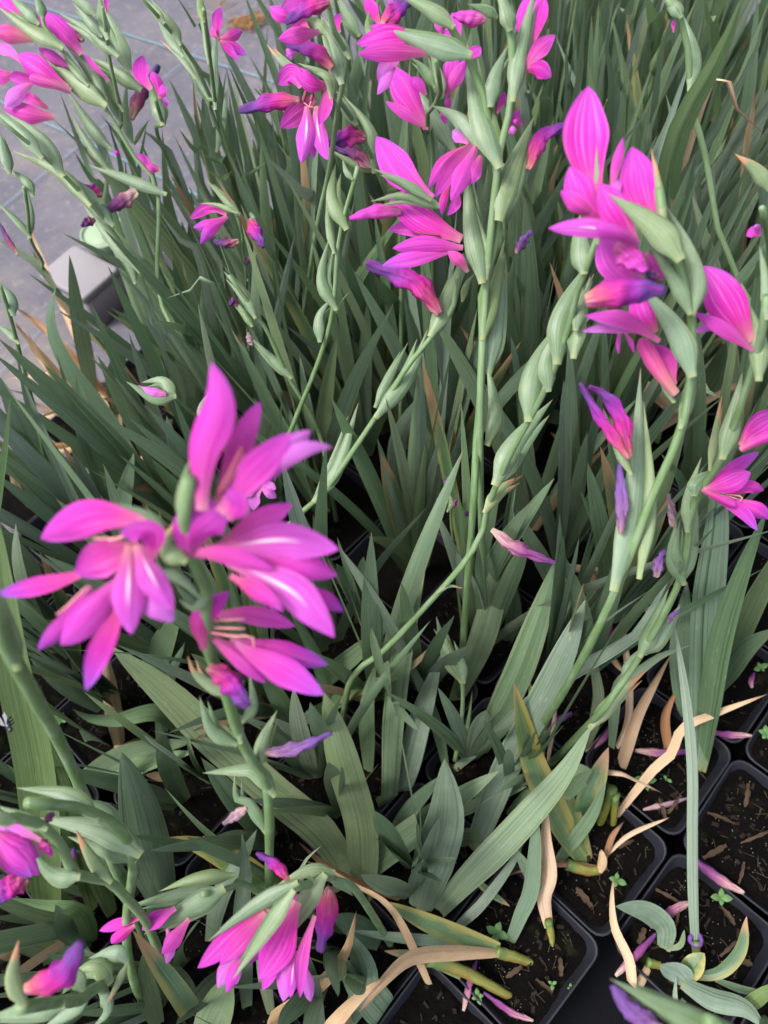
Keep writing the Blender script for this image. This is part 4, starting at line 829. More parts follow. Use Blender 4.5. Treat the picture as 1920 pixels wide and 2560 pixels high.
leaf(H, (1210, 790, 1215, 690, 1130, 620, 1000, 598), 95, (.08, .12), 'leafb', twist=.1); leaf(H, (1215, 785, 1280, 765, 1298, 698), 24, (.08, .10), 'leaf'); leaf(H, (1080, 960, 1060, 830, 1000, 700, 985, 590, 990, 470), 55, (None, .10), 'dry')
leaf(H, (1320, 930, 1260, 880, 1190, 850), 110, (.10, .12), 'leafb'); leaf(H, (1300, 920, 1340, 850, 1385, 800), 90, (.10, .11), 'leafy'); leaf(H, (1330, 900, 1450, 885, 1540, 790, 1567, 640), 55, (.09, .13), 'leaft')
leaf(H, (1290, 930, 1420, 1000, 1560, 1040, 1650, 1130), 95, (.10, .15), 'leafb'); leaf(H, (1430, 915, 1560, 960, 1700, 975), 36, (.09, .13), 'leaf'); leaf(H, (1530, 1050, 1610, 1000, 1700, 930), 60, (.11, .16), 'leafl')
leaf(H, (1262, 1060, 1258, 980, 1262, 900), 28, (None, .11), 'leafb')
leaf(F, (1375, 1130, 1385, 800, 1400, 400, 1440, 50, 1450, -300), 140, (None, .33), 'leafd', twist=.2); leaf(F, (1375, 1100, 1440, 620, 1540, 280, 1660, -20), 115, (None, .34), 'leafd')
leaf(F, (1470, 720, 1560, 480, 1670, 260, 1760, 80), 100, (None, .28), 'leafd'); leaf(F, (1450, 760, 1560, 600, 1700, 500), 90, (None, .22), 'leafd'); leaf(F, (1330, 900, 1290, 600, 1310, 300), 120, (None, .22), 'leafd')
leaf(F, (750, 262, 930, 250, 1160, 278), 50, (.17, .14), 'dry', base=(1700, 1560)); leaf(F, (1010, 760, 1100, 690, 1200, 620, 1328, 573), 55, (.16, .22), 'leaf', base=(1500, 1850)); leaf(F, (870, 1010, 925, 830, 910, 680, 875, 555), 58, (None, .20), 'leafb')
leaf(F, (290, 1120, 480, 960, 700, 770, 1000, 590, 1100, 515, 1250, 250), 62, (None, .27), 'leafb'); leaf(F, (850, 640, 900, 430, 970, 240, 942, 38), 105, (None, .22), 'leafd'); leaf(F, (270, 1110, 220, 900, 130, 690, 80, 605), 52, (None, .17), 'leafd')
leaf(F, (-90, 760, 0, 728, 100, 680, 190, 600, 217, 540), 50, (.16, .19), 'leaft', base=(800, 1800)); leaf(F, (570, 590, 560, 450, 545, 250), 70, (None, .18), 'leafd'); leaf(F, (880, 560, 760, 470, 620, 415), 80, (None, .15), 'leafd'); leaf(F, (1040, 690, 920, 570, 710, 480), 36, (None, .12), 'dry')
leaf(F, (1000, 1040, 1060, 850, 1030, 430), 40, (None, .15), 'dry'); leaf(F, (730, 1060, 735, 900, 745, 720), 28, (None, .14), 'dry'); leaf(F, (690, 1060, 670, 900, 620, 720), 50, (None, .15), 'leafy')
leaf(H, (760, 110, 830, 30, 900, 10), 110, (.15, .16), 'leafl'); leaf(H, (780, 130, 830, 70, 880, 75), 70, (.14, .15), 'leafl'); leaf(H, (880, 160, 930, 20, 970, -90), 110, (.13, .17), 'leaft', twist=.1, base=(1480, 2050))
leaf(H, (310, 300, 380, 300, 420, 330), 80, (None, .10), 'leafd'); leaf(H, (320, 190, 420, 150, 620, 80), 50, (None, .12), 'leaf'); leaf(H, (330, 130, 450, 110, 640, 60), 40, (None, .12), 'leafb'); leaf(H, (0, 290, 120, 170, 250, 30), 70, (None, .14), 'leafd'); leaf(H, (560, 250, 640, 120, 760, 30), 80, (None, .13), 'leafd')
# lower left
leaf(G, (710, 560, 640, 350, 590, 150, 524, -70), 195, (None, .25), 'leafd', twist=0, cup=.1); leaf(G, (1490, 440, 1380, 270, 1200, 120, 1040, -20) + (900, -146, 700, -340, 470, -530), 150, (None, .26), 'leaf', twist=.1, blade=True)
leaf(G, (1575, 520, 1560, 250, 1490, 0, 1400, -330), 140, (None, .24), 'leaf', twist=0, blade=True); leaf(G, (1180, 520, 1000, 400, 850, 330, 720, 300), 115, (.11, .15), 'leafy', twist=.1, base=(760, 2240))
leaf(G, (1060, 1050, 1045, 650, 1060, 450, 1045, 278), 85, (None, .26), 'leafb', twist=0); leaf(G, (900, 760, 950, 560, 1030, 420, 1110, 265), 85, (None, .22), 'leafb'); leaf(G, (660, 1150, 640, 980, 615, 800), 95, (None, .24), 'leaf')
leaf(G, (810, 1030, 720, 900, 640, 790, 572, 700), 105, (.2, .34), 'leaft', base=(480, 2548), tw2=0); leaf(G, (900, 1150, 960, 1000, 1000, 900), 160, (None, .16), 'leaf'); leaf(G, (1700, 620, 1520, 500, 1390, 425, 1260, 388), 62, (.16, .2), 'dry', base=(1100, 2420))
leaf(G, (1420, 1140, 1530, 1010, 1670, 895), 95, (.16, .17), 'dry', base=(880, 2540)); leaf(G, (1170, 1090, 1300, 1005, 1420, 900, 1500, 780, 1540, 615), 78, (.12, .19), 'dry', base=(700, 2540)); leaf(G, (1390, 1130, 1360, 950, 1325, 790), 62, (None, .24), 'leafb')
leaf(G, (330, 830, 200, 760, 0, 740), 150, (None, .15), 'leafd'); leaf(G, (340, 620, 180, 590, 40, 560), 85, (.2, .24), 'leafl', base=(230, 2380)); leaf(G, (420, 560, 240, 500, 130, 470), 40, (None, .2), 'leaf'); leaf(G, (360, 800, 280, 700, 240, 590), 90, (None, .24), 'leafd')
leaf(G, (200, 650, 80, 650, -30, 645), 40, (None, .16), 'leafd'); leaf(G, (480, 640, 400, 400, 350, 180), 90, (None, .22), 'leafl'); leaf(G, (600, 600, 500, 470, 420, 330), 110, (None, .22), 'leaf'); leaf(G, (400, 990, 280, 1080, 160, 1160), 80, (None, .2), 'leafb')
leaf(G, (1000, 900, 860, 1000, 760, 1110), 90, (None, .15), 'leafb'); leaf(G, (1500, 1100, 1580, 900, 1500, 700), 120, (None, .16), 'leafd'); leaf(G, (1660, 1060, 1560, 940, 1460, 820), 150, (None, .14), 'leafd'); leaf(G, (1650, 760, 1560, 700, 1430, 640), 110, (None, .13), 'leafd')
leaf(G, (1180, 1060, 1140, 900, 1110, 700), 60, (None, .22), 'leafb'); leaf(G, (850, 1060, 800, 960, 730, 830), 90, (None, .12), 'leafd'); leaf(G, (1300, 480, 1320, 400, 1390, 335), 30, (.25, .30), 'leafb', base=(780, 2300)); leaf(G, (1500, 480, 1380, 400, 1290, 320), 50, (.13, .17), 'dryb', base=(1000, 2260))
leaf(E, (340, 1140, 560, 1040, 840, 988), 95, (None, .17), 'leaf'); leaf(E, (440, 1160, 640, 1080, 840, 1035), 80, (None, .16), 'leafl'); leaf(E, (690, 868, 500, 900, 380, 890, 312, 850), 82, (.14, .18), 'leafl', base=(470, 1820)); leaf(E, (515, 1030, 480, 800, 450, 590), 92, (None, .14), 'dry')
leaf(E, (640, 740, 700, 580, 780, 440), 125, (None, .22), 'leaf'); leaf(E, (440, 850, 280, 740, 130, 630), 90, (None, .18), 'leafd'); leaf(E, (1310, 940, 1500, 800, 1660, 735), 55, (None, .15), 'leafl'); leaf(E, (1590, 1130, 1585, 850, 1622, 655), 72, (None, .2), 'leaf'); leaf(E, (1380, 740, 1540, 610, 1680, 500), 85, (None, .18), 'leaf')
leaf(E, (1180, 1010, 1280, 940, 1362, 838), 65, (None, .17), 'leafb'); leaf(E, (1640, 560, 1560, 400, 1450, 220), 90, (None, .22), 'leafd'); leaf(E, (160, 1190, 60, 700, 0, 200, -30, -60), 190, (.30, .52), 'leafl', base=(150, 2380), twist=.1); leaf(E, (250, 1150, 130, 900, 20, 760), 110, (.28, .36), 'leafl', base=(230, 2280))
leaf(E, (700, 1000, 720, 760, 800, 560), 60, (None, .17), 'leafd'); leaf(E, (1300, 1000, 1200, 800, 1100, 640), 90, (None, .2), 'leafd'); leaf(E, (300, 620, 200, 500, 100, 350), 80, (None, .22), 'leafd'); leaf(E, (330, 700, 300, 480, 170, 170), 70, (None, .25), 'leaft')
leaf(E, (1470, 900, 1370, 640, 1250, 420), 60, (None, .22), 'leafd'); leaf(E, (620, 980, 560, 1000, 500, 1030), 26, (None, .1), 'leafy'); leaf(E, (150, 300, 80, 200, 10, 60), 120, (None, .24), 'leafd')
# left and middle
leaf(C, (410, 640, 380, 480, 335, 250, 300, -5), 75, (None, .34), 'leafd'); leaf(C, (700, 1180, 560, 880, 440, 680, 290, 470, 220, 300, 240, 135), 105, (None, .36), 'leafd'); leaf(C, (520, 1100, 380, 800, 260, 560, 118, 335), 60, (None, .32), 'leaft'); leaf(C, (515, 680, 495, 520, 545, 365), 85, (None, .22), 'leafd')
leaf(C, (1160, 760, 950, 540, 800, 390, 655, 262), 66, (None, .34), 'leaf'); leaf(C, (1060, 720, 850, 530, 690, 395), 60, (None, .3), 'leaf'); leaf(C, (625, 1120, 600, 950, 640, 830, 682, 748), 42, (None, .22), 'dry'); leaf(C, (705, 1130, 730, 980, 815, 865), 40, (None, .22), 'dry')
leaf(C, (230, 1060, 120, 800, 40, 620, -20, 500), 105, (None, .33), 'leaf'); leaf(C, (220, 1000, 130, 640, 60, 330), 50, (None, .36), 'leafb'); leaf(C, (-20, 1250, -10, 1050, 20, 850, 46, 585), 55, (.34, .46), 'leafl', base=(40, 1700)); leaf(C, (280, 1130, 150, 980, 45, 865), 125, (None, .25), 'leafd')
leaf(C, (230, 1050, 320, 950, 410, 918), 65, (None, .2), 'leafd'); leaf(C, (420, 960, 340, 840, 270, 768), 62, (None, .22), 'leafd'); leaf(C, (150, 745, 230, 680, 310, 635), 52, (.05, .12), 'dry', base=(240, 1160)); leaf(C, (300, 420, 180, 300, 60, 215), 40, (.16, .2), 'dryb', base=(330, 1020))
leaf(C, (510, 460, 390, 320, 250, 180, 145, -20), 45, (.14, .3), 'dry', base=(360, 1000)); leaf(C, (300, 560, 180, 430, 60, 290), 50, (.12, .2), 'dry', base=(290, 1060)); leaf(C, (300, 520, 150, 520, 10, 530), 30, (.12, .14), 'dry', base=(300, 1050)); leaf(C, (420, 800, 300, 640, 160, 540), 40, (None, .2), 'leaft'); leaf(C, (130, 1090, 60, 960, 90, 810), 40, (None, .16), 'dry')
leaf(C, (1600, 620, 1560, 250, 1490, 0), 95, (None, .38), 'leafd'); leaf(C, (1310, 660, 1230, 300, 1175, -20), 72, (None, .38), 'leafd'); leaf(C, (930, 560, 870, 340, 815, 90), 66, (None, .36), 'leaf'); leaf(C, (930, 150, 830, 146, 715, 184), 40, (.36, .36), 'leaf', base=(640, 1080)); leaf(C, (900, 800, 790, 700, 680, 615), 46, (None, .24), 'leaft'); leaf(C, (700, 720, 580, 650, 440, 615), 60, (None, .24), 'leaft')
leaf(Q5, (1400, 560, 1150, 250, 890, -20), 160, (.32, .45), 'leafb', base=(860, 980)); leaf(Q5, (350, 900, 180, 680, -10, 430), 110, (.34, .42), 'leafb', base=(590, 1060)); leaf(Q5, (1700, 1200, 1600, 950, 1530, 770), 100, (.28, .36), 'leaf', base=(930, 1060))
leaf(Q5, (1080, 1680, 1000, 1200, 950, 800, 905, 660), 90, (None, .38), 'leaf'); leaf(Q5, (640, 1640, 520, 1480, 200, 1400, -20, 1330), 100, (None, .36), 'leaf'); leaf(Q5, (900, 1680, 820, 1200, 740, 950), 110, (None, .34), 'leafd')
leaf(D, (80, 1060, 60, 800, 200, 560), 90, (None, .28), 'leafb'); leaf(D, (210, 1000, 290, 700, 270, 350), 100, (None, .32), 'leaf'); leaf(D, (320, 1060, 300, 900, 303, 740), 44, (None, .24), 'leaft'); leaf(D, (790, 1120, 830, 950, 880, 840, 968, 755), 95, (None, .24), 'leaft', twist=0)
leaf(D, (330, 760, 290, 560, 240, 390), 60, (None, .3), 'leaft'); leaf(D, (850, 720, 690, 680, 480, 580), 70, (None, .22), 'leafd'); leaf(D, (700, 480, 640, 280, 570, 80), 75, (None, .36), 'leafd'); leaf(D, (1380, 800, 1200, 620, 920, 400), 65, (.12, .2), 'dry', base=(1800, 1180), blade=True); leaf(D, (820, 680, 820, 520, 805, 410), 70, (None, .2), 'dry')
leaf(D, (0, 420, 30, 240, -30, 100), 120, (None, .36), 'leafd'); leaf(D, (150, 700, 140, 420, 90, 180), 80, (None, .38), 'leafd'); leaf(D, (600, 620, 540, 300, 560, 0), 70, (None, .4), 'leaf'); leaf(D, (1010, 700, 960, 500, 970, 330), 70, (None, .3), 'leaf'); leaf(D, (1130, 1100, 1010, 960, 960, 700), 60, (.22, .34), 'bract', base=(1580, 1480))
leaf(D, (1300, 1100, 1330, 860, 1400, 650), 80, (None, .26), 'leafd'); leaf(D, (1290, 700, 1420, 530, 1480, 370), 110, (None, .28), 'leafd'); leaf(D, (1420, 780, 1460, 620, 1480, 380), 34, (None, .26), 'dry')
# upper right
leaf(P5, (1150, 1100, 1180, 700, 1290, 330) + (1480, 0, 1650, -330, 1800, -760), 215, (.36, .56), 'leafl', base=(1650, 900), twist=.05, blade=True); leaf(R6, (930, 1640, 1200, 1120, 1360, 800, 1560, 420, 1640, 60), 105, (.34, .52), 'leafb', base=(1640, 950)); leaf(R6, (1160, 735, 1400, 860, 1660, 1100), 110, (.47, .44), 'dry', base=(1600, 760), blade=True)
leaf(R6, (1480, 1300, 1530, 950, 1570, 640), 100, (.34, .46), 'dry', base=(1840, 800)); leaf(R6, (1240, 1640, 1290, 1420, 1310, 1180), 70, (.2, .3), 'dry', base=(1780, 720)); leaf(R6, (430, 1010, 530, 760, 560, 540, 590, 40), 60, (.28, .42), 'leafd', base=(1560, 700))
leaf(R6, (740, 1250, 770, 700, 860, 200), 70, (.25, .48), 'leaf', base=(1640, 760)); leaf(R6, (500, 380, 620, 290, 760, 180), 60, (.05, .12), 'leafl', base=(1540, 340)); leaf(R6, (420, 520, 600, 440, 790, 330), 90, (.06, .12), 'leafl', base=(1500, 400)); leaf(R6, (430, 470, 560, 440, 690, 445), 60, (.1, .12), 'dryb', base=(1500, 420))
leaf(R6, (260, 500, 300, 300, 290, 60), 90, (.25, .38), 'leafy', base=(1500, 560)); leaf(R6, (800, 300, 740, 150, 680, -60), 130, (.3, .45), 'leafl', base=(1680, 560)); leaf(R6, (1240, 360, 1190, 170, 1150, -30), 80, (.35, .5), 'leafl', base=(1800, 640)); leaf(R6, (470, 280, 540, 100, 610, -80), 100, (.3, .48), 'leaf', base=(1500, 600))
leaf(R6, (710, 1300, 720, 1100, 745, 900), 46, (.36, .46), 'leafb', base=(1620, 800)); leaf(R6, (660, 1250, 665, 1150, 670, 1060), 34, (.36, .42), 'leaf', base=(1600, 800)); leaf(R6, (620, 1100, 520, 800, 430, 480), 60, (.26, .42), 'leafd', base=(1600, 620)); leaf(P6, (1640, 830, 1590, 600, 1560, 120), 90, (.3, .42), 'leaf', base=(1940, 960))
leaf(P5, (1190, 1090, 1350, 950, 1470, 830), 36, (.28, .34), 'leafl', base=(1660, 850)); leaf(P6, (1060, 1150, 1130, 1080, 1270, 970), 100, (None, .26), 'leafd'); leaf(P6, (1040, 1300, 1190, 1440, 1290, 1330), 110, (.25, .28), 'leafb', base=(1700, 1180))

# dead tan leaves along the edge of the ground cover
for pts, w_, z0, z1, m_ in [((310, 470, 270, 300, 240, 80), 44, .20, .26, 'dry'), ((430, 780, 330, 600, 225, 420), 60, .16, .24, 'dry'), ((900, 1310, 700, 1140, 540, 1030), 60, .10, .16, 'dry'), ((460, 1220, 300, 1060, 105, 900), 56, .12, .18, 'dry'), ((380, 1380, 230, 1180, 115, 1020), 74, .12, .2, 'dry'),
        ((540, 1450, 250, 1440, 20, 1480), 34, .12, .13, 'dryb'), ((560, 1680, 420, 1730, 300, 1790), 90, .10, .12, 'dry'), ((280, 2010, 230, 1850, 120, 1690), 56, .10, .16, 'dryb'), ((160, 2120, 150, 2020, 110, 1930), 60, .1, .14, 'dry'), ((330, 1700, 200, 1600, 60, 1560), 40, .1, .14, 'dryb'), ((720, 1400, 640, 1280, 560, 1200), 40, .12, .18, 'dry')]:
    leaf(R5, pts, w_, (z0, z1), m_, base=(300, 1090))

# upper left and upper middle: leaf tips between the spikes
for pts, w_, m_, zt, bs in [((900, 700, 880, 550, 878, 362), 46, 'leafd', .40, (660, 900)), ((945, 680, 950, 520, 978, 298), 42, 'leafb', .45, (700, 900)), ((880, 640, 845, 470, 834, 330), 30, 'leaft', .42, (640, 900)), ((960, 500, 880, 330, 780, 178), 52, 'leafd', .48, (700, 860)),
        ((930, 300, 840, 110, 755, -30), 34, 'leafd', .52, (720, 840)), ((1150, 660, 1050, 430, 985, 275), 44, 'leafd', .46, (760, 900)), ((380, 720, 315, 550, 258, 395), 32, 'leaf', .40, (420, 960)), ((470, 720, 385, 570, 310, 415), 46, 'leafb', .40, (440, 980)), ((600, 800, 520, 610, 435, 495), 44, 'leaf', .40, (500, 960)),
        ((480, 900, 390, 770, 318, 650), 44, 'leafd', .36, (430, 1000)), ((780, 790, 700, 630, 600, 555), 54, 'leafb', .42, (600, 960)), ((930, 740, 840, 650, 772, 555), 42, 'leaf', .42, (680, 920)), ((1010, 775, 940, 705, 870, 662), 36, 'bractd', .42, (720, 900)), ((1040, 830, 960, 775, 885, 732), 36, 'bractd', .42, (720, 900)), ((640, 900, 600, 760, 635, 530), 36, 'leaf', .40, (480, 960)),
        ((560, 900, 520, 700, 460, 510), 40, 'leafd', .40, (480, 980)), ((700, 960, 660, 760, 610, 610), 60, 'leaf', .38, (560, 980)), ((760, 1000, 720, 800, 700, 560), 60, 'leaf', .38, (600, 980)), ((850, 980, 780, 820, 760, 700), 60, 'leafb', .36, (640, 980)), ((1040, 900, 1010, 760, 1015, 680), 44, 'leaft', .38, (720, 940)), ((1100, 860, 1060, 780, 1150, 700), 40, 'leaf', .40, (740, 930)),
        ((980, 1000, 900, 850, 850, 720), 60, 'leafd', .34, (660, 990)), ((620, 1040, 560, 860, 540, 690), 46, 'leafb', .36, (500, 1000)), ((480, 1000, 460, 820, 470, 640), 40, 'leaf', .36, (440, 1010)), ((1240, 900, 1210, 760, 1190, 640), 40, 'leafb', .40, (820, 930)), ((1330, 1000, 1300, 800, 1290, 660), 40, 'leafd', .38, (840, 960))]:
    leaf(A, pts, w_, (zt - .10, zt), m_, base=bs)
for pts, w_, m_, zt, bs in [((445, 430, 440, 250, 432, 88), 46, 'leafb', .46, (1180, 640)), ((235, 440, 220, 300, 200, 200), 50, 'leaf', .46, (1100, 640)), ((830, 420, 850, 240, 870, 20), 50, 'leaf', .50, (1400, 600)), ((790, 500, 790, 300, 785, 190), 44, 'leafb', .44, (1380, 640)), ((620, 480, 640, 400, 660, 340), 46, 'leafb', .42, (1320, 640)),
        ((560, 330, 560, 200, 600, 60), 44, 'leaf', .48, (1280, 600)), ((100, 620, 80, 480, 20, 330), 60, 'leafb', .44, (1000, 760)), ((180, 700, 130, 560, 110, 440), 50, 'leafb', .42, (1060, 760)), ((980, 430, 960, 240, 990, 30), 44, 'leafd', .50, (1500, 640)), ((700, 520, 690, 420, 720, 330), 60, 'leaf', .40, (1360, 660)),
        ((740, 1000, 720, 820, 770, 660), 44, 'leaft', .40, (1400, 860)), ((900, 640, 880, 500, 870, 370), 60, 'leaf', .42, (1440, 700)), ((420, 1000, 410, 800, 400, 600), 50, 'leafb', .42, (1200, 860)), ((560, 1080, 550, 920, 540, 800), 50, 'leafb', .40, (1280, 880)), ((640, 1000, 620, 860, 560, 720), 40, 'leaf', .38, (1320, 860)), ((80, 1000, 60, 820, 20, 640), 60, 'leafd', .38, (1020, 900))]:
    leaf(B, pts, w_, (zt - .11, zt), m_, base=bs)

# short stout shoot bases at the soil of the near pot
def stub(fr, pts, w, z, m='stub'):
    P = path3(fr(*pts), {0: z[0], -1: z[1]}); P[0] = into_pot(P[0]) if z[0] <= SOIL else P[0]
    r = w * fr.k * project(P[-1])[2] / FPX / 2
    link('shoot_base', tube('shoot_base', P, lambda f: r * (.72 + .30 * f) * .86, 14, 14, .8, .11, int(pts[0])), m, plant_for(P[0]))
stub(H, (645, 845, 570, 820, 480, 790), 62, (SOIL - .003, .10)); stub(H, (555, 995, 440, 930, 300, 860, 190, 828), 66, (SOIL - .003, .12)); stub(H, (730, 770, 722, 720, 710, 660), 46, (SOIL - .003, .095)); stub(H, (960, 435, 880, 445, 790, 415), 58, (SOIL, .09)); stub(H, (1365, 885, 1355, 820, 1345, 750), 46, (SOIL - .003, .095))
stub(H, (930, 250, 960, 170, 985, 90), 60, (SOIL - .003, .12)); stub(H, (990, 250, 995, 190, 1000, 120), 50, (SOIL - .003, .12)); stub(H, (1215, 860, 1180, 850, 1140, 840), 50, (SOIL - .002, .085))
leaf(H, (800, 415, 700, 420, 600, 440, 500, 478), 34, (.09, .09), 'dryb', base=(1520, 2172)); leaf(H, (930, 450, 945, 400, 940, 350), 50, (.08, .1), 'dry')

# ------------------------------------------------------------------ the rest of each clump: sword leaves and closed spikes
KEEP_BARE = {(0, 0), (-1, 0), (0, -1), (1, -1), (2, -1), (3, -1), (1, 0), (2, 0), (-1, -2), (0, -2), (1, -2), (2, -2), (-2, 0), (3, -2), (3, 0)}
rg = random.Random(77)
def wild_leaf(pl, b, hgt, lean, az, fan, wd, m):
    n = 4; P = []
    dirv = Vector((math.cos(az), math.sin(az), 0)); bend = rg.uniform(.1, .9) * lean
    for k in range(n + 1):
        t = k / n; P.append(b + Vector((0, 0, hgt * (t - .12 * lean * t * t))) + dirv * hgt * (lean * .55 * t + bend * t * t * .7))
    side = Vector((math.cos(fan), math.sin(fan), .0)); CNT[0] += 1
    me = ribbon('leaf', P, wd, prof_blade if rg.random() < .4 else prof_leaf, 'leaf', rg.uniform(-.1, .12), 0, rg.uniform(-.6, .6), 14, 4, side=side, seed=CNT[0])
    link('leaf', me, m, pl)
def wild_spike(pl, b, top, nb):
    X = [b, b.lerp(top, .4) + Vector((rg.uniform(-.01, .01), rg.uniform(-.01, .01), 0)), b.lerp(top, .75), top]
    link('flower_stem', tube('flower_stem', X, lambda f: (.0026 - .0012 * f), 16, 8), 'stem', pl)
    S = spline(X, 40); T = tangents(S); sg = 1
    az = rg.uniform(0, 6.28); lat = Vector((math.cos(az), math.sin(az), 0))
    for k in range(nb):
        i = int(40 * (.50 + .46 * k / nb)); p, t = S[i], T[i]; L = rg.uniform(.030, .048) * (1.1 - .4 * k / nb)
        q = [p, p + t * L * .5 + lat * sg * L * .20, p + t * L + lat * sg * L * .16]
        CNT[0] += 1
        link('bract', ribbon('bract', q, .0105 * (1.1 - .3 * k / nb), prof_bract, 'bract', 1.0, 0, 0, 10, 6, seed=CNT[0]), rg.choice(['bract', 'bract', 'bractd']), pl); sg = -sg
for (i, j), (c, po, px, py) in POTS.items():
    if (i, j) in KEEP_BARE: continue
    pl = plant_for(c)
    far = py < 1330; midz = not far and py < 1800
    nsh = rg.choice([3, 3, 4]) if far else 3
    if px > 1950 and py > 1500: nsh = 1
    if px < 420 and py < 1200: nsh = 0
    elif px < 420 and py < 1420: nsh = 1
    for s in range(nsh):
        b = c + U * rg.uniform(-.026, .026) + V * rg.uniform(-.026, .026); b.z = SOIL - .004
        fan = rg.gauss(.1, .6); nl = rg.randint(5, 7) if far else rg.randint(4, 6) if midz else rg.randint(3, 5)
        for k in range(nl):
            q = (k / max(nl - 1, 1)) * 2 - 1 + rg.uniform(-.25, .25)
            h = rg.uniform(.20, .37) if far else rg.uniform(.20, .34) if midz else rg.uniform(.14, .26)
            h *= min(1.05, max(.30, .30 + (px - 250) / 600)) * (.85 if j >= 7 else 1) if py < 1250 else 1
            lean = abs(q) * rg.uniform(.05, .34) + rg.uniform(0, .10)
            if px > 1430 and py < 800: h *= .80
            if px < 420 and py < 1420: h *= .62
            az = fan if q > 0 else fan + math.pi
            m = rg.choices(['leaf', 'leafd', 'leafb', 'leaft', 'dry', 'leafy'], [36, 30, 22, 6, 5, 1])[0]
            if m == 'dry': h *= .6; lean += .3
            wild_leaf(pl, b + Vector((math.cos(az), math.sin(az), 0)) * .003 * abs(q), h, lean, az + rg.gauss(0, .3), fan, rg.uniform(.008, .0165) , m)
    if py < 1150 and 1 <= j <= 5 and rg.random() < .4:
        b = c + U * rg.uniform(-.02, .02) + V * rg.uniform(-.02, .02); b.z = SOIL - .004
        wild_spike(pl, b, b + Vector((rg.gauss(-.03, .05), rg.gauss(0, .04), rg.uniform(.33, .43))), rg.randint(5, 7))

for k, pl in PLANTS.items():
    if pl.name in LABELS: tag(pl, LABELS[pl.name], 'gladiolus', 'gladioli growing in the pots')
    elif k in KEEP_BARE:
        tag(pl, {(-1, 0): 'gladiolus shoots fallen flat from yellow green bases with one broad tan leaf', (0, 0): 'gladiolus shoot with curled tan leaf and shredded brown remains on the soil',
                 (0, -1): 'lone narrow gladiolus leaf standing from a yellowish base ringed by a purple petal', (1, 0): 'gladiolus with several dry tan leaves bending over the soil',
                 (2, 0): 'gladiolus with tall dark green blades rising from the mossy pots', (-2, 0): 'gladiolus clump of broad blue green leaves spreading from one base',
                 (2, -1): 'gladiolus with tall deep green leaves above the bare soil pot'}.get(k, 'small gladiolus clump of bent leaves in the near pots at cell %d %d' % k if False else 'gladiolus with bent grey green leaves lying low among the near pots'), 'gladiolus', 'gladioli growing in the pots')
    else: tag(pl, 'gladiolus clump of green sword leaves massed with its neighbours', 'gladiolus', 'gladioli growing in the pots')
    del pl['_flowers']

# ------------------------------------------------------------------ small things on the soil and leaves
def fallen(fr, pts, w, m, label, z=SOIL + .004, zend=None):
    P = path3(fr(*pts), {0: z, -1: zend if zend else z}); r = w * fr.k * project(P[0])[2] / FPX / 2; CNT[0] += 1
    base = P[0]; o = link('fallen_flower', tube('fallen_flower', [p - base for p in P], lambda f: r * (.35 + .65 * math.sin(min(f / .4, 1) * math.pi / 2)) * (1 - .6 * max(0, (f - .55) / .45)), 24, 12, .6, .2, CNT[0]), m)
    o.location = base; tag(o, label, 'fallen flower', 'withered flowers dropped on the soil')
fallen(H, (1555, 540, 1450, 480, 1310, 375), 46, 'wp', 'withered flower lying along a pot rim, violet turning red then cream', RIM + .003)
fallen(H, (1000, 898, 1090, 810, 1175, 715), 44, 'wp', 'dark purple withered flower lying across the pot edge under the tan strip', RIM + .004); fallen(H, (1325, 580, 1240, 620, 1150, 690), 46, 'wp', 'pink and purple withered flower on the soil beside the narrow leaf')
fallen(H, (645, 1092, 560, 1060, 500, 1020, 430, 970), 34, 'wp', 'violet withered flower with pale pink end on the soil of the seedling pot'); fallen(H, (342, 1050, 365, 950, 400, 830), 34, 'wp', 'withered flower with cream end tucked behind the yellow shoot base')
fallen(H, (1120, 180, 1210, 160, 1312, 130), 26, 'wg', 'greyish brown shrivelled flower lying on bare dark soil'); fallen(F, (1590, 966, 1500, 965, 1390, 945), 32, 'wp', 'withered flower with cream end lying on a pot rim behind tall leaves', RIM + .003)
fallen(F, (1085, 1030, 1200, 1042, 1340, 1030), 40, 'wp', 'magenta withered flower lying flat under the dry tan leaf'); fallen(F, (870, 1035, 940, 980, 1015, 905), 34, 'wp', 'purple withered flower lying beside the round bract stem'); fallen(F, (975, 465, 968, 520, 955, 590), 34, 'wm', 'small pink withered flower on dark soil between leaves')
fallen(F, (690, 960, 740, 910, 812, 868), 36, 'wv', 'purple withered flower low beneath the thin tan leaves'); fallen(F, (1590, 760, 1585, 730, 1600, 695), 24, 'wp', 'tiny curled pink flower remnant on mossy soil')
rgz = random.Random(9)
ringP = at_z(*H(1347, 742)[0], .095)
tr_v, tr_f = [], []
for a in range(14):
    for b in range(6):
        t1, t2 = a / 14 * 6.283, b / 6 * 6.283; rr = .0016 + .0005 * rgz.uniform(-1, 1)
        tr_v.append(((.0042 + rr * math.cos(t2)) * math.cos(t1), (.0042 + rr * math.cos(t2)) * math.sin(t1), rr * math.sin(t2) + .001 * math.sin(3 * t1)))
        tr_f.append((a * 6 + b, ((a + 1) % 14) * 6 + b, ((a + 1) % 14) * 6 + (b + 1) % 6, a * 6 + (b + 1) % 6))
ro = link('fallen_petal', mesh('fallen_petal', tr_v, tr_f, [(.5, .8)] * len(tr_v)), 'wv'); ro.location = ringP; tag(ro, 'purple withered petal wrapped as a ring round the narrow leaf base', 'petal')

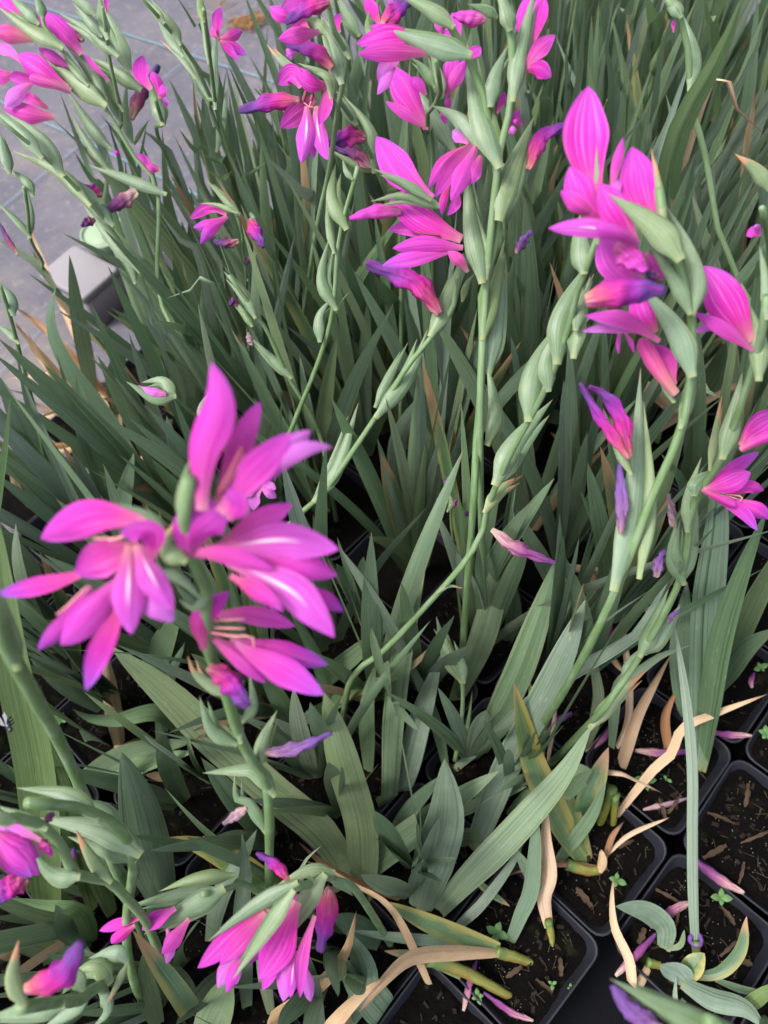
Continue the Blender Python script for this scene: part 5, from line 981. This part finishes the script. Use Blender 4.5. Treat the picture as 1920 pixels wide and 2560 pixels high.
# scraps of dead leaf lying on the soil of the open pots
for x_, y_, a_, l_ in [(560, 880, .4, 60), (860, 560, 2.1, 70), (1080, 700, .9, 50), (1180, 520, 2.5, 80), (1260, 640, 1.2, 60), (1380, 430, .3, 90), (1480, 640, 2.0, 60), (1520, 480, 1.0, 70), (1600, 300, .2, 110), (1450, 220, 2.6, 90), (1150, 250, 1.6, 70), (1250, 160, .7, 80), (1400, 60, 2.2, 60), (1560, 120, 1.1, 80), (1480, 780, .5, 70), (1560, 850, 2.7, 60), (1040, 330, .2, 60), (760, 860, 1.4, 50), (690, 940, 2.4, 60)]:
    p0 = into_pot(at_z(*H(x_, y_)[0], SOIL)); p0.z = SOIL + .0035; L = l_ * K1 * .42 / FPX; dv = Vector((math.cos(a_), math.sin(a_), 0)); CNT[0] += 1
    me = ribbon('dead_leaf_scrap', [-dv * L, Vector((0, 0, .003)), dv * L + Vector((0, 0, .001))], rgz.uniform(.0025, .006), lambda t: .45 + .4 * math.sin(t * 3.0) + .2 * math.sin(t * 17 + l_), 'leaf', .2, rgz.uniform(-.3, .3), rgz.uniform(-.8, .8), 8, 4, side=Vector((-dv.y, dv.x, .1)), seed=CNT[0])
    o = link('dead_leaf_scrap', me, 'scrap'); o.location = p0
    tag(o, 'small brown scrap of dead leaf lying on the dark soil', 'dead leaf', 'dead leaf scraps on the open pots')
def seedling(fr, x, y, size, label, nl=4, z=SOIL):
    p = at_z(*fr(x, y)[0], z); s = 1.2 * size * fr.k * project(p)[2] / FPX
    e = empty('weed_seedling', p); rs = random.Random(int(x * 7 + y))
    st = link('stem', tube('stem', [p + Vector((0, 0, -.002)), p + Vector((0, 0, s * .5))], lambda f: .0006, 3, 6), 'seed', e)
    a0 = rs.uniform(0, 6.28)
    for k in range(nl):
        a = a0 + k * 6.283 / nl + rs.uniform(-.2, .2); L = s * rs.uniform(.55, .85) * (1 if k % 2 else .8)
        d = Vector((math.cos(a), math.sin(a), .25)); q = p + Vector((0, 0, s * .45))
        P = [q, q + d * L * .5 + Vector((0, 0, .0008)), q + d * L]
        sd_ = Vector((-math.sin(a), math.cos(a), 0))
        link('leaf', ribbon('leaf', P, L * .62, lambda t: math.sin(max(.02, min(t * 1.05, 1)) * math.pi) ** .7 + .02, 'leaf', -.08, 0, 0, 8, 4, side=sd_), 'seed', e)
    tag(e, label, 'weed', 'weed seedlings sprouting from the soil')
seedling(H, 483, 715, 62, 'four leaved weed seedling beside the fallen yellow green shoots'); seedling(H, 725, 932, 32, 'tiny two leaved seedling alone on bare dark soil', 3); seedling(H, 803, 948, 22, 'very small pale seedling next to another on bare soil', 3); seedling(H, 1000, 485, 46, 'weed seedling sprouting beside the brown curled shoot base')
seedling(H, 1445, 562, 60, 'bright weed seedling below the rim carrying the fallen flower'); seedling(H, 405, 985, 46, 'small weed seedling under the yellow green shoot'); seedling(H, 1218, 52, 30, 'round leaved seedling on soil behind the tan leaves', 2); seedling(H, 8, 515, 40, 'weed seedling half hidden under broad blue green leaves', 3)
seedling(H, 1120, 60, 60, 'weed seedling with round leaves between the dry leaves'); seedling(F, 1640, 965, 50, 'five leaved mossy seedling on soil near the cream ended fallen flower', 5); seedling(F, 1620, 680, 36, 'low seedling growing near the orange tan leaf', 4)
seedling(E, 735, 680, 46, 'weed seedling in the dark gap under the big flowers', 5); seedling(E, 275, 900, 46, 'weed seedling on soil beside the curled leaf end', 4); seedling(D, 1380, 380, 50, 'weed seedling in the gap beside the large upright magenta flower', 5); seedling(D, 1170, 800, 40, 'weed seedling in deep shade between stems', 5)

def ellipsoid(c, ax, nu=10, nv=8):
    v, f = [], []
    for i in range(nv + 1):
        th = math.pi * i / nv
        for k in range(nu):
            ph = 2 * math.pi * k / nu; v.append((c[0] + ax[0] * math.sin(th) * math.cos(ph), c[1] + ax[1] * math.sin(th) * math.sin(ph), c[2] + ax[2] * math.cos(th)))
    for i in range(nv):
        for k in range(nu): f.append((i * nu + k, i * nu + (k + 1) % nu, (i + 1) * nu + (k + 1) % nu, (i + 1) * nu + k))
    return v, f
def part(name, parts, m, parent):
    v, f = join(parts); o = link(name, mesh(name, v, f), m); o.parent = parent; return o
# a fly on the pale leaf at the side
dfly = dep(*E(45, 915)[0], .40); pf = at_d(*E(45, 915)[0], dfly - .004)
e = empty('fly', pf); e.rotation_euler = (R(28), 0, R(-60)); tag(e, 'small dark house fly resting on the broad pale leaf beside a thick stem', 'fly')
part('body', [ellipsoid((0, 0, .0018), (.0034, .0016, .0015)), ellipsoid((.0036, 0, .0018), (.0014, .0015, .0013))], 'fly', e)
for s in (-1, 1):
    w_ = part('wing', [([(.001, s * .0006, .0032), (-.005, s * .0008, .003), (-.0058, s * .0028, .0028), (-.002, s * .003, .003)], [(0, 1, 2, 3)])], 'wing', e)
    for k in range(3): part('leg', [ellipsoid((.0015 - k * .0018, s * .0022, .0006), (.0003, .0016, .0007), 6, 4)], 'fly', e)
pb = at_z(*G(880, 302)[0], .152); e = empty('ladybird', pb); e.rotation_euler = (R(20), 0, .6); tag(e, 'tiny black ladybird with cream spots on the yellowing leaf', 'ladybird')
part('shell', [ellipsoid((0, 0, .001), (.0021, .0018, .0014))], 'beetle', e); part('head', [ellipsoid((.0021, 0, .0008), (.0007, .0009, .0006))], 'beetle', e)
for x_, y_ in ((.0009, .0008), (.0009, -.0008), (-.0008, .0008), (-.0008, -.0008)): part('spot', [ellipsoid((x_, y_, .0021), (.0005, .0004, .0002), 6, 4)], 'beetles', e)

# ------------------------------------------------------------------ the grey box on the ground cover and the pale green cup behind it
b0 = at_z(253, 828, 0); 
def solve_h(x, y, P):
    lo, hi = 0, .4
    for _ in range(40):
        mid = (lo + hi) / 2; q = at_z(x, y, mid)
        if (project(Vector((P.x, P.y, mid)))[1]) > y: lo = mid
        else: hi = mid
    return lo
hb = solve_h(206, 745, b0)
ex = at_z(304, 782, 0) - b0; ex.z = 0; ex.normalize(); ey = Vector((-ex.y, ex.x, 0))
Lx, Ly = .066, .088
bo = empty('junction_box', b0 + ex * Lx / 2 + ey * Ly / 2); bo.rotation_euler.z = math.atan2(ex.y, ex.x); tag(bo, 'grey plastic box standing on the woven ground cover', 'box')
def rbox(hx, hy, z0, z1, rad, bev):
    vs, fs = [], []; rings = [(0, z0), (0, z1 - bev), (bev * .3, z1 - bev * .3), (bev, z1)]; n = None
    for ins, z in rings:
        for q in range(4):
            cx, cy = [(1, 1), (-1, 1), (-1, -1), (1, -1)][q]
            for k in range(4):
                a = (q * 90 + 30 * k) * math.pi / 180; r = max(rad - ins, .0005)
                vs.append((cx * (hx - rad) + r * math.cos(a), cy * (hy - rad) + r * math.sin(a), z))
        n = 16
    for i in range(3):
        for k in range(n): fs.append((i * n + k, i * n + (k + 1) % n, (i + 1) * n + (k + 1) % n, (i + 1) * n + k))
    fs.append(tuple(3 * n + k for k in range(n))); fs.append(tuple(range(n - 1, -1, -1))); return vs, fs
part('body', [rbox(Lx / 2, Ly / 2, 0, hb - .012, .006, .002)], 'box', bo); part('lid', [rbox(Lx / 2 + .0015, Ly / 2 + .0015, hb - .011, hb, .007, .003)], 'box', bo)
pc = at_z(312, 690, .0); co = empty('plastic_cup', pc); tag(co, 'pale green round plastic cup standing behind the grey box', 'cup')
cv, cf = [], []
for k, (r, z) in enumerate([(.024, 0), (.026, .03), (.030, .075), (.0325, .078), (.0325, .082), (.030, .082), (.027, .04)]):
    for a in range(20): cv.append((r * math.cos(a * .31416), r * math.sin(a * .31416), z))
for k in range(6):
    for a in range(20): cf.append((k * 20 + a, k * 20 + (a + 1) % 20, (k + 1) * 20 + (a + 1) % 20, (k + 1) * 20 + a))
part('wall', [(cv, cf)], 'cup', co); part('lid', [ellipsoid((0, 0, .074), (.031, .031, .014), 16, 8)], 'cup', co)
# dead straw dropped on the ground cover
def straw(px, py, n, rad, label):
    p = at_z(px, py, .002); rs = random.Random(px); parts = []
    for k in range(n):
        a, L = rs.uniform(0, 3.14), rs.uniform(.012, .045); x, y = rs.gauss(0, rad), rs.gauss(0, rad * .5); dx, dy = math.cos(a) * L / 2, math.sin(a) * L / 2; wv = .0008
        zz = rs.uniform(.001, .006)
        parts.append(([(x - dx - wv, y - dy, zz), (x - dx + wv, y - dy, zz), (x + dx + wv, y + dy, zz + .001), (x + dx - wv, y + dy, zz + .001), (x, y, zz + .0025)], [(0, 1, 4), (1, 2, 4), (2, 3, 4), (3, 0, 4)]))
    v, f = join(parts); o = link('straw_clump', mesh('straw_clump', v, f), 'straw', None, False); o.location = p; tag(o, label, 'straw', None, 'stuff')
straw(622, 58, 120, .02, 'small heap of dead brown straw on the ground cover'); straw(545, 20, 14, .03, 'few dead straw bits scattered on the ground cover')
